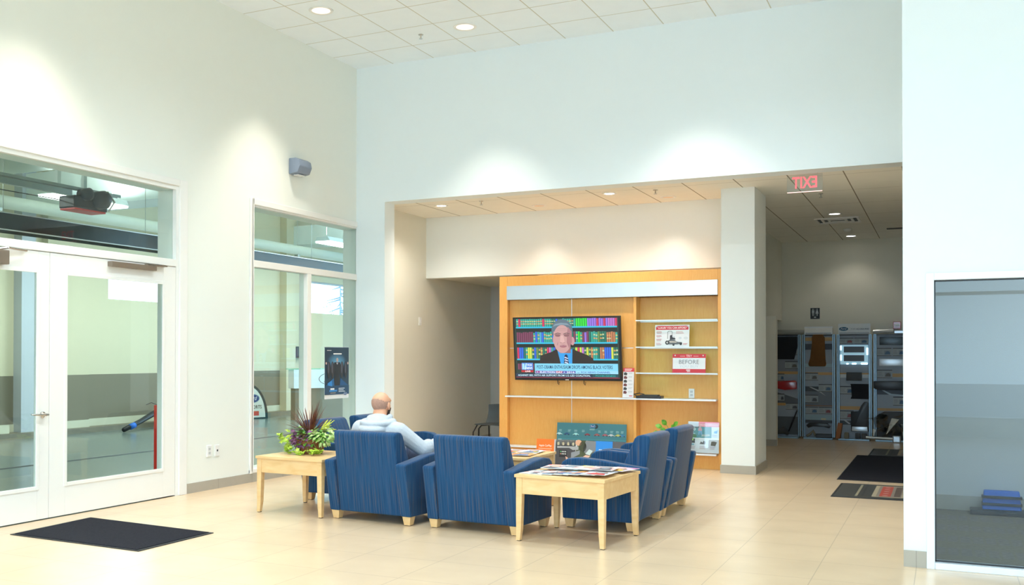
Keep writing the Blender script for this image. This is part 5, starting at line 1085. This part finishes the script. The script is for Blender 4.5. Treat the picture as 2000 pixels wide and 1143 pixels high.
tag(MB().tube([(AX(365),7.18,0.05),(AX(400),7.2,0.09),(AX(425),7.2,0.15),(AX(450),7.18,0.06)],0.022,8).obj('hose_piece','curb',smooth=True),'brownish curved piece at the foot of the seat cover stand','car part',G)
tag(MB().tube([(AX(192),7.22,0.12),(AX(270),7.27,0.50)],0.012,8).obj('black_rod','black',smooth=True),'black rod leaning at the foot of the leftmost stand','rod',G)
tag(MB().tube([(4.40,7.14,0.07),(AX(150),7.14,0.15),(AX(190),7.16,0.07)],[0.03,0.06,0.03],10).obj('wrapped_bundle','dark',smooth=True),'dark wrapped bundle at the foot of the leftmost stand','bundle',G)
# header signs on the stands and loose tubes on top of them
def header(name,x0,x1,z0,z1,tilt,label):
    w,h=x1-x0,z1-z0; t=empty(name,(x0,7.29,z0),0,label,'sign'); p=Print(w,h,0.006,(0.74,0.80,0.85)); p.layer().rect(0.02,0.012,w-0.02,0.022,(0.08,0.12,0.18))
    oval(p,w*0.17,h*0.50,w*0.15,h*0.20,'Ford',rim=(0.4,0.55,0.6),body=(0.01,0.10,0.22)); p.rect(w*0.365,h*0.36,w*0.37,h*0.66,GRY); p.text('FORD',w*0.40,h*0.42,h*0.13,(0.10,0.16,0.26),w=w*0.15); p.text('ACCESSORIES',w*0.56,h*0.42,h*0.13,(0.03,0.06,0.14),w=w*0.40,off=0.02)
    p.obj('face',t,(0,0,0.002),(tilt,0,0))
    pts=[(0,0),(w,0),(w,h*0.80),(w*0.1,h),(0,h*0.97)]
    MB().box(0,w,0.0065,0.08,0,h*0.8,bev=0.01).obj('case','plate',t)
header('header_sign',BX(38),BX(322),1.861,BZ(75),0,'white box sign reading FORD ACCESSORIES, upright on the stand with the lit frame')
header('header_sign',AX(338),AX(605),1.861,1.861+0.14,math.radians(-12),'white sign reading FORD ACCESSORIES leaning back above the seat cover')
tag(MB().tube([(4.36,7.30,1.905),(AX(335),7.30,1.90)],0.045,16).obj('clear_tube','curb_light',smooth=True),'pale tube lying on top of the leftmost display stand','tube')
tag(MB().tube([(BX(345),7.30,1.90),(BX(520),7.28,1.91)],[0.03,0.04],12).box(BX(525),6.6,7.25,7.33,1.861,1.92,bev=0.01).obj('wrapped_tube','silver'),'plastic-wrapped tube lying on top of the rightmost display stand','tube')
def restroom():
    t=empty('restroom_sign',(5.00,7.795,2.155),0,'small dark restroom sign with white figures on the far corridor wall','sign'); w,h=0.16,0.20
    p=Print(w,h,0.004,(0.02,0.025,0.03)); p.layer()
    c=(0.5,0.55,0.58)
    for x,f in ((0.045,0),(0.115,1)):
        p.ell(x,0.175,0.011,0.012,c,14)
        if f: p.poly([(x-0.012,0.158),(x+0.012,0.158),(x+0.026,0.095),(x-0.026,0.095)],c); p.rect(x-0.010,0.055,x-0.002,0.1,c); p.rect(x+0.002,0.055,x+0.010,0.1,c)
        else: p.rect(x-0.018,0.105,x+0.018,0.158,c); p.rect(x-0.012,0.055,x-0.002,0.11,c); p.rect(x+0.002,0.055,x+0.012,0.11,c)
    p.rect(0.078,0.055,0.081,0.185,c); p.ell(0.08,0.03,0.02,0.012,c)
    p.obj('face',t,(0,-0.002,0))
restroom()
def alarm():
    t=empty('fire_alarm',(6.446,7.798,2.02),0,'small red fire alarm strobe on the far corridor wall','fire alarm'); MB().box(-0.062,0.062,-0.045,0,-0.065,0.065,bev=0.008).obj('housing','redcar',t); MB().box(-0.04,0.04,-0.058,-0.045,-0.01,0.02,bev=0.004).obj('strobe_lens','plate',t)
alarm()
tag(MB().ball((4.52,4.9,0.20),(0.13,0.12,0.20)).obj('waste_bag','black',smooth=True),'black bag just visible behind the column at the corridor nook','bag')

# ============================================================ OFFICE BEHIND THE RIGHT GLASS
def blue_bag():
    t=empty('folding_cart',(7.66,-1.08,0),0,'blue strapped bag on the office floor behind the right glass','bag')
    MB().hexa([(-0.16,-0.09,0.05),(0.16,-0.09,0.05),(0.16,0.07,0.05),(-0.16,0.07,0.05),(-0.145,-0.05,0.22),(0.145,-0.05,0.22),(0.145,0.05,0.22),(-0.145,0.05,0.22)],bev=0.01).obj('bag_body','bluebag',t)
    for z in (0.10,0.165): MB().box(-0.165,0.165,-0.095,0.0,z-0.012,z+0.012,bev=0.002).obj('strap','black',t)
    MB().box(-0.26,0.26,-0.14,0.08,0.0,0.045,bev=0.01).obj('tray','black',t)
M['bluebag']=pmat('blue_nylon',(0.01,0.13,0.55),0.5); blue_bag()

# ============================================================ POSTER AND SERVICE BAY BEYOND THE LEFT GLASS
def tire_poster():
    t=empty('window_poster',(-0.02,-0.755,0.90),math.radians(90),'dark blue poster of a person holding tires, hanging inside the right window pane','poster')
    w,h=0.595,0.68; p=Print(w,h+0.0,0.003,(0.72,0.76,0.80)); N=(0.012,0.04,0.075); p.layer().rect(0,0.055,w,h,N)
    p.layer()
    for k in range(7):
        f=1-k/8; p.k=2+k; p.ell(w/2,h*0.70,w*0.42*f,h*0.20*f,(0.012+0.03*k*0.5,0.05+0.045*k,0.10+0.07*k))
    p.k=10; p.poly([(w*0.38,h*0.18),(w*0.62,h*0.18),(w*0.60,h*0.45),(w*0.66,h*0.60),(w*0.62,h*0.71),(w*0.38,h*0.71),(w*0.34,h*0.60),(w*0.40,h*0.45)],(0.012,0.014,0.02))
    p.poly([(w*0.05,h*0.26),(w*0.36,h*0.40),(w*0.40,h*0.18),(w*0.10,h*0.18)],(0.01,0.10,0.28)); p.poly([(w*0.95,h*0.26),(w*0.64,h*0.40),(w*0.60,h*0.18),(w*0.92,h*0.18)],(0.01,0.08,0.22))
    p.k=11
    for cx in (0.16,0.31,0.70,0.86): p.ell(w*cx,h*0.56,w*0.075,h*0.165,(0.02,0.022,0.03))
    p.k=12
    for cx in (0.14,0.29,0.69,0.85): p.ell(w*cx,h*0.60,w*0.03,h*0.11,(0.07,0.075,0.11))
    p.k=13; p.ell(w*0.50,h*0.755,w*0.045,h*0.042,(0.45,0.36,0.34)); p.ell(w*0.05,h*0.69,w*0.03,h*0.025,(0.5,0.35,0.32)); p.ell(w*0.95,h*0.69,w*0.03,h*0.025,(0.5,0.35,0.32)); p.poly([(w*0.46,h*0.70),(w*0.54,h*0.70),(w*0.5,h*0.66)],(0.5,0.5,0.55))
    p.rect(0,0.055,w,h*0.255,(0.01,0.055,0.13)); p.k=14; p.poly([(w*0.10,h*0.30),(w*0.28,h*0.36),(w*0.30,h*0.24),(w*0.14,h*0.26)],(0.02,0.22,0.60))
    p.text('TIRES SAVE',w*0.5,h*0.865,h*0.022,(0.85,0.88,0.9),w=w*0.36,align='c',off=0.03) if False else p.lines(w*0.34,h*0.885,w*0.36,1,0.01,h*0.022,(0.85,0.88,0.9))
    p.lines(w*0.08,h*0.945,w*0.22,1,0.01,h*0.012,(0.6,0.62,0.65)); p.rect(w*0.22,h*0.175,w*0.38,h*0.205,(0.8,0.85,0.9)); p.rect(w*0.18,h*0.14,w*0.50,h*0.17,(0.03,0.25,0.65)); p.rect(w*0.22,h*0.105,w*0.44,h*0.12,(0.35,0.3,0.25)); p.lines(w*0.56,h*0.205,w*0.28,3,h*0.03,h*0.016,(0.5,0.58,0.68))
    oval(p,w*0.84,0.058,w*0.075,0.020,'Ford'); p.obj('poster_sheet',t,(0,0,0)); MB().tube([(0.0,0.005,h),(w,0.005,h)],0.005,8).obj('top_rail','alu',t)
tire_poster()
slab('bay_floor',-7.75,-0.25,-12,16,-0.1,0,'concrete')
slab('bay_ceiling',-7.9,-0.25,-12,16,5.0,5.1,'deck')
def bay():
    m=MB(); m.box(-7.75,-7.6,-12,16.0,0.0,1.10); m2=MB()
    y=-12
    for a,b in ((3.1,5.3),(10.3,12.6)):
        m2.box(-7.75,-7.6,y,a,1.10,5.0); m2.box(-7.75,-7.6,a,b,1.10,2.59); m2.box(-7.75,-7.6,a,b,3.42,5.0); y=b
    m2.box(-7.75,-7.6,y,16,1.10,5.0)
    struct(m.obj('wall_bay_lower','bay_low')); struct(m2.obj('wall_bay_upper','bay_up'))
    struct(MB().box(-7.75,-0.25,16,16.15,1.10,5).obj('wall_bay_end_upper','bay_up')); struct(MB().box(-7.75,-0.25,16,16.15,0,1.10).obj('wall_bay_end_lower','bay_low'))
    struct(MB().box(-7.75,-0.25,-12.15,-12,0,5).obj('wall_bay_near','bay_up'))
    struct(MB().box(-7.6,-7.585,-12,16,0.10,0.24).box(-7.45,-7.435,1.45,2.46,0.10,0.24).box(-7.45,-7.435,-1.5,0.6,0.10,0.24).obj('baseboard_bay','bay_base')); struct(MB().box(-7.6,-7.30,-12,16,0,0.10).obj('trim_bay_curb','curb'))
    for i,(a,b) in enumerate(((1.45,2.46),)):
        struct(MB().box(-7.6,-7.45,a,b,1.10,5).obj('wall_bay_pilaster_upper','bay_up')); struct(MB().box(-7.6,-7.45,a,b,0.0,1.10).obj('wall_bay_pilaster_lower','bay_low')) if i==0 else None
    struct(MB().box(-7.6,-7.40,0.82,1.13,0,5).obj('wall_bay_column','bay_col')); struct(MB().box(-7.6,-7.40,8.9,9.3,0,5).obj('wall_bay_column_far','bay_up'))
    for i,(a,b) in enumerate(((3.1,5.3),(10.3,12.6))):
        m=MB(); frame(m,a,b,2.59,3.42,0.045,-7.72,-7.64); struct(m.obj('window_%d'%(8+i),'bay_col')); 
    struct(MB().box(-3.72,-3.64,-12,15.8,0.0,0.004).obj('trim_floor_drain','dark'))
    struct(MB().box(-7.6,-0.3,0.9,1.6,4.05,4.7).obj('trim_bay_beam','bay_white')); struct(MB().box(-7.6,-0.3,9.2,10.0,4.25,4.72).obj('trim_bay_beam_far','bay_white'))
    for y in (-3.2,4.2,6.6): struct(MB().box(-7.6,-0.3,y,y+0.12,4.72,4.84).box(-7.6,-0.3,y+0.02,y+0.10,4.9,4.98).obj('trim_bay_joist','bay_white'))
bay()
def hw(name,label,cat,loc=(0,0,0),group=None): return empty(name,loc,0,label,cat,group)
def bay_things():
    t=hw('radiant_heater','long black tube heater hanging across the service bay behind the upper panes','heater',(-2.5,-10,2.9))
    m=MB(); m.prism([(-0.16,0.0),(-0.10,0.20),(0.10,0.20),(0.16,0.0),(0.14,0.0),(0.085,0.185),(-0.085,0.185),(-0.14,0.0)],'y',0,22).obj('reflector','heater',t)
    MB().tube([(0,0,0.09),(0,22,0.09)],0.05,14).obj('burner_tube','black',t,smooth=True); MB().box(0.155,0.17,0,22,-0.006,0.006).box(0.095,0.11,0,22,0.198,0.208).obj('edge_trim','alu',t)
    for y in (6.2,8.5,12.5,15.5): MB().tube([(0.10,y,0.20),(0.10,y,1.9)],0.004,5).obj('hanger_chain','galv',t)
    MB().lathe([(0.055,-0.03),(0.055,0.03)],18,axis='y',c=(0,9.1,0.05)).obj('clamp','chrome',t)
    t=hw('air_duct','round pale duct running along the far side of the service bay','duct',(-6.5,-11,3.97)); MB().tube([(0,0,0),(0,26.5,0)],0.11,20).obj('duct_body','duct',t,smooth=True)
    for y in (10.5,14.6,19): 
        b=MB().box(-0.05,0.05,y,y+0.10,-0.16,-0.10,bev=0.005).obj('sprayer','galv',t); MB().tube([(0,y+0.05,0.11),(0,y+0.05,1.0)],0.005,5).obj('hanger_rod','galv',t)
    t=hw('wide_duct','thick white duct crossing the service bay ceiling','duct',(0,0,4.62)); MB().tube([(-7.5,-0.3,0),(-0.4,-0.3,0)],0.20,24).obj('duct_body','bay_white',t,smooth=True)
    t=hw('garage_door_opener','black garage door opener hanging from a steel rail in the service bay','garage door opener',(-2.0,-2.96,3.20))
    MB().box(-0.13,0.13,-0.28,0.24,0.0,0.15,bev=0.02).obj('motor_housing','black',t); MB().lathe([(0.10,-0.10),(0.11,0.0),(0.11,0.10),(0.06,0.16)],20,axis='x',c=(0.12,0.10,0.13)).obj('drum','black',t,smooth=True); MB().lathe([(0.07,-0.06),(0.075,0.08),(0.03,0.1)],20,axis='x',c=(0.12,-0.12,0.17)).obj('pulley','black',t,smooth=True)
    MB().box(-0.12,0.12,-0.27,0.22,-0.018,0.002,bev=0.004).obj('red_trim','red',t); MB().tube([(0.2,0.16,0.24),(0.24,0.24,0.12),(0.2,0.18,0.0)],0.013,8).obj('cable_loop','plate',t,smooth=True)
    t=hw('opener_rail','long galvanised rail above the garage door opener','rail',(-2.0,-9.5,3.43)); m=MB(); m.box(-0.03,0.03,0,7.1,0.03,0.035).box(-0.03,-0.025,0,7.1,0,0.03).box(0.025,0.03,0,7.1,0,0.03).obj('channel','galv',t); MB().box(-0.32,-0.27,0,6.6,-0.02,0.05).obj('second_channel','galv',t)
    for y in (4.9,6.1,6.5): b=MB().box(-0.022,0.022,y,y+0.05,0.03,1.55).obj('hanger_strap','bay_white',t)
    MB().tube([(-0.15,0,-0.12),(-0.15,6.3,-0.12)],0.006,6).obj('control_cable','black',t)
    for i,(y,z,lab) in enumerate(((-0.05,3.93,'glowing long lamp behind the garage door opener'),(3.25,4.02,'glowing long lamp at the left edge of the narrow window top'),(7.6,3.99,'glowing long lamp at the right of the narrow window top'))):
        t=hw('bay_lamp',lab,'hanging lamp',(-5.0,y,z),'service bay lamps'); L=0.78
        MB().prism([(-0.20,0.0),(-0.14,0.10),(0.14,0.10),(0.20,0.0)],'y',-L,L,bev=0.01).obj('reflector','bay_white',t); MB().box(-0.19,0.19,-L+0.02,L-0.02,-0.035,-0.002,bev=0.01).obj('lens','tube',t)
        for yy in (-0.6,0.6): MB().tube([(0,yy,0.1),(0,yy,4.995-z)],0.004,5).obj('cable','plate',t)
        lamp('AREA','bay_lamp_and_fill_light',(-5.0,y,z-0.06),95,(0.95,1.0,0.92),shape='RECTANGLE',size=0.3,size_y=1.4); lamp('AREA','bay_fill_uplight',(-5.0,y,z+0.16),40,(0.95,1.0,0.95),(PI,0,0),shape='RECTANGLE',size=0.3,size_y=1.4)  # the upward light is added above the reflector to brighten the deck
    t=hw('safety_post','tall narrow orange-red barrier just behind the right glass door','barrier',(-0.62,-3.20,0)); MB().box(-0.03,0.03,-0.05,0.05,0.02,0.92,bev=0.01).obj('panel','red',t); MB().box(-0.12,0.12,-0.14,0.14,0,0.03,bev=0.01).obj('foot','red',t); MB().tube([(0,-0.03,0.92),(0,-0.12,0.95),(0,-0.2,0.93)],0.004,6).obj('hook','black',t)
    t=hw('leaf_blower','black blower nozzle with a blue band lying on the bay floor','blower',(-6.75,2.40,0)); MB().tube([(0,0.25,0.05),(-0.05,0.75,0.18),(-0.1,1.3,0.36),(-0.1,1.9,0.42)],[0.045,0.05,0.06,0.11],14).obj('nozzle_tube','black',t,smooth=True); MB().tube([(0,0.42,0.095),(0,0.54,0.127)],0.056,14).obj('blue_band','bluebag',t,smooth=True); MB().box(-0.35,0.15,1.7,2.5,0.012,0.50,bev=0.06).obj('motor_body','dark',t)
    t=hw('banner_disc','round folding banner with a blue oval leaning in the bay, cut by the window frame','banner',(-7.15,6.98,0.0)); t.rotation_euler=(0,0,math.radians(72)); t.scale=(0.95,0.95,0.95)
    pts=[]; p=Print(); cx,cz=0.0,0.0
    p.poly([(0.60*math.cos(a)*1.0-0.0,max(0.0,0.86*math.sin(a)+0.0)) for a in [PI*i/32 for i in range(33)]],(0.02,0.05,0.06)); p.layer().poly([(0.53*math.cos(a),0.035+max(0.0,0.77*math.sin(a))) for a in [PI*i/32 for i in range(33)]],(0.70,0.76,0.74))
    oval(p,0.16,0.50,0.20,0.11,'Ford',rim=(0.3,0.45,0.5)); p.layer().text('MOTORCRAFT',-0.38,0.24,0.085,BLK,w=0.78,off=0.01) if False else p.layer().text('MOTORSPORTS',-0.32,0.25,0.085,BLK,w=0.74,off=0.01); p.rect(-0.2,0.08,0.34,0.19,(0.6,0.08,0.06))
    p.obj('banner_face',t,(0,-0.02,0)); MB().prism([(0.61*math.cos(a),max(0.0,0.87*math.sin(a))) for a in [PI*i/32 for i in range(33)]],'y',-0.018,0.02).obj('frame_hoop','dark',t)
    t=hw('wall_box','small dark box on the bay wall seen through the narrow window','wall box',(-7.58,9.50,1.42)); MB().box(0,0.14,-0.24,0.24,0,0.28,bev=0.01).obj('case','dark',t); MB().box(0.14,0.15,-0.12,0.12,0.03,0.25).obj('door','charcoal',t)
    t=hw('white_cabinet_sign','long white box sign with an outlined oval in the bay','sign',(-6.0,7.2,0.72)); t.rotation_euler=(0,0,math.radians(62)); p=Print(2.0,0.43,0.02,(0.70,0.76,0.78)); p.layer().ell(0.98,0.21,0.34,0.15,(0.05,0.06,0.07)); p.layer().ell(0.98,0.21,0.325,0.137,(0.70,0.76,0.78)); p.layer().text('Ford',0.98,0.13,0.14,(0.05,0.06,0.07),w=0.42,align='c',shear=0.35); p.obj('face',t,(0,-0.003,0)); MB().box(0,2.0,0.02,0.28,0,0.43,bev=0.01).obj('case','plate',t); MB().box(0.05,1.95,0.03,0.25,-0.72,0.0).obj('base','bay_low',t); MB().box(-0.05,2.05,0.0,0.30,0.43,0.455).obj('glass_top','shelf_glass',t)
bay_things()
# bare trees outside the bay windows
def tree(x,y,h,seed,label,conifer=False):
    random.seed(seed); m=MB()
    if conifer:
        m.tube([(0,0,0),(0,0,h)],[0.12,0.01],6)
        for k in range(46):
            z=h*(0.25+0.75*k/46); L=(h-z)*0.32+0.08
            a=random.uniform(0,2*PI); m.tube([(0,0,z),(math.cos(a)*L,math.sin(a)*L,z-L*0.25)],[0.06,0.015],4)
    else:
        def br(p,d,L,r,n):
            q=p+d*L; m.tube([p,p.lerp(q,0.5)+Vector((random.uniform(-.05,.05),random.uniform(-.05,.05),0))*L,q],[r,r*0.8,r*0.6],5)
            if n:
                for _ in range(3): 
                    e=(d+Vector((random.uniform(-.8,.8),random.uniform(-.8,.8),random.uniform(-.1,.5)))).normalized(); br(q,e,L*0.68,r*0.55,n-1)
        br(Vector((0,0,0)),Vector((0,0,1)),h*0.34,0.10,5)
    o=m.obj('tree','bark'); o.location=(x,y,-0.3); tag(o,label,'tree','trees outside the bay windows')
tree(-30,33.0,8.2,1,'bare branching tree at the left of the far bay window'); tree(-25,39.5,7.6,2,'dark fir at the right of the far bay window',True); tree(-32,52,8.2,3,'bare tree behind the fir in the far bay window'); tree(-30,16.4,7.2,4,'tiny fir top in the middle of the near bay window',True)
for y in (-8.0,-4.5,12.0):  # fill lights added without fixtures, down and up, to brighten the bay
    lamp('AREA','bay_lamp_and_fill_light',(-4.2,y,3.9),100,(0.95,1.0,0.92),shape='RECTANGLE',size=0.4,size_y=1.5); lamp('AREA','bay_fill_uplight',(-4.2,y,4.1),35,(0.9,1.0,0.95),(PI,0,0),shape='RECTANGLE',size=0.4,size_y=1.5)
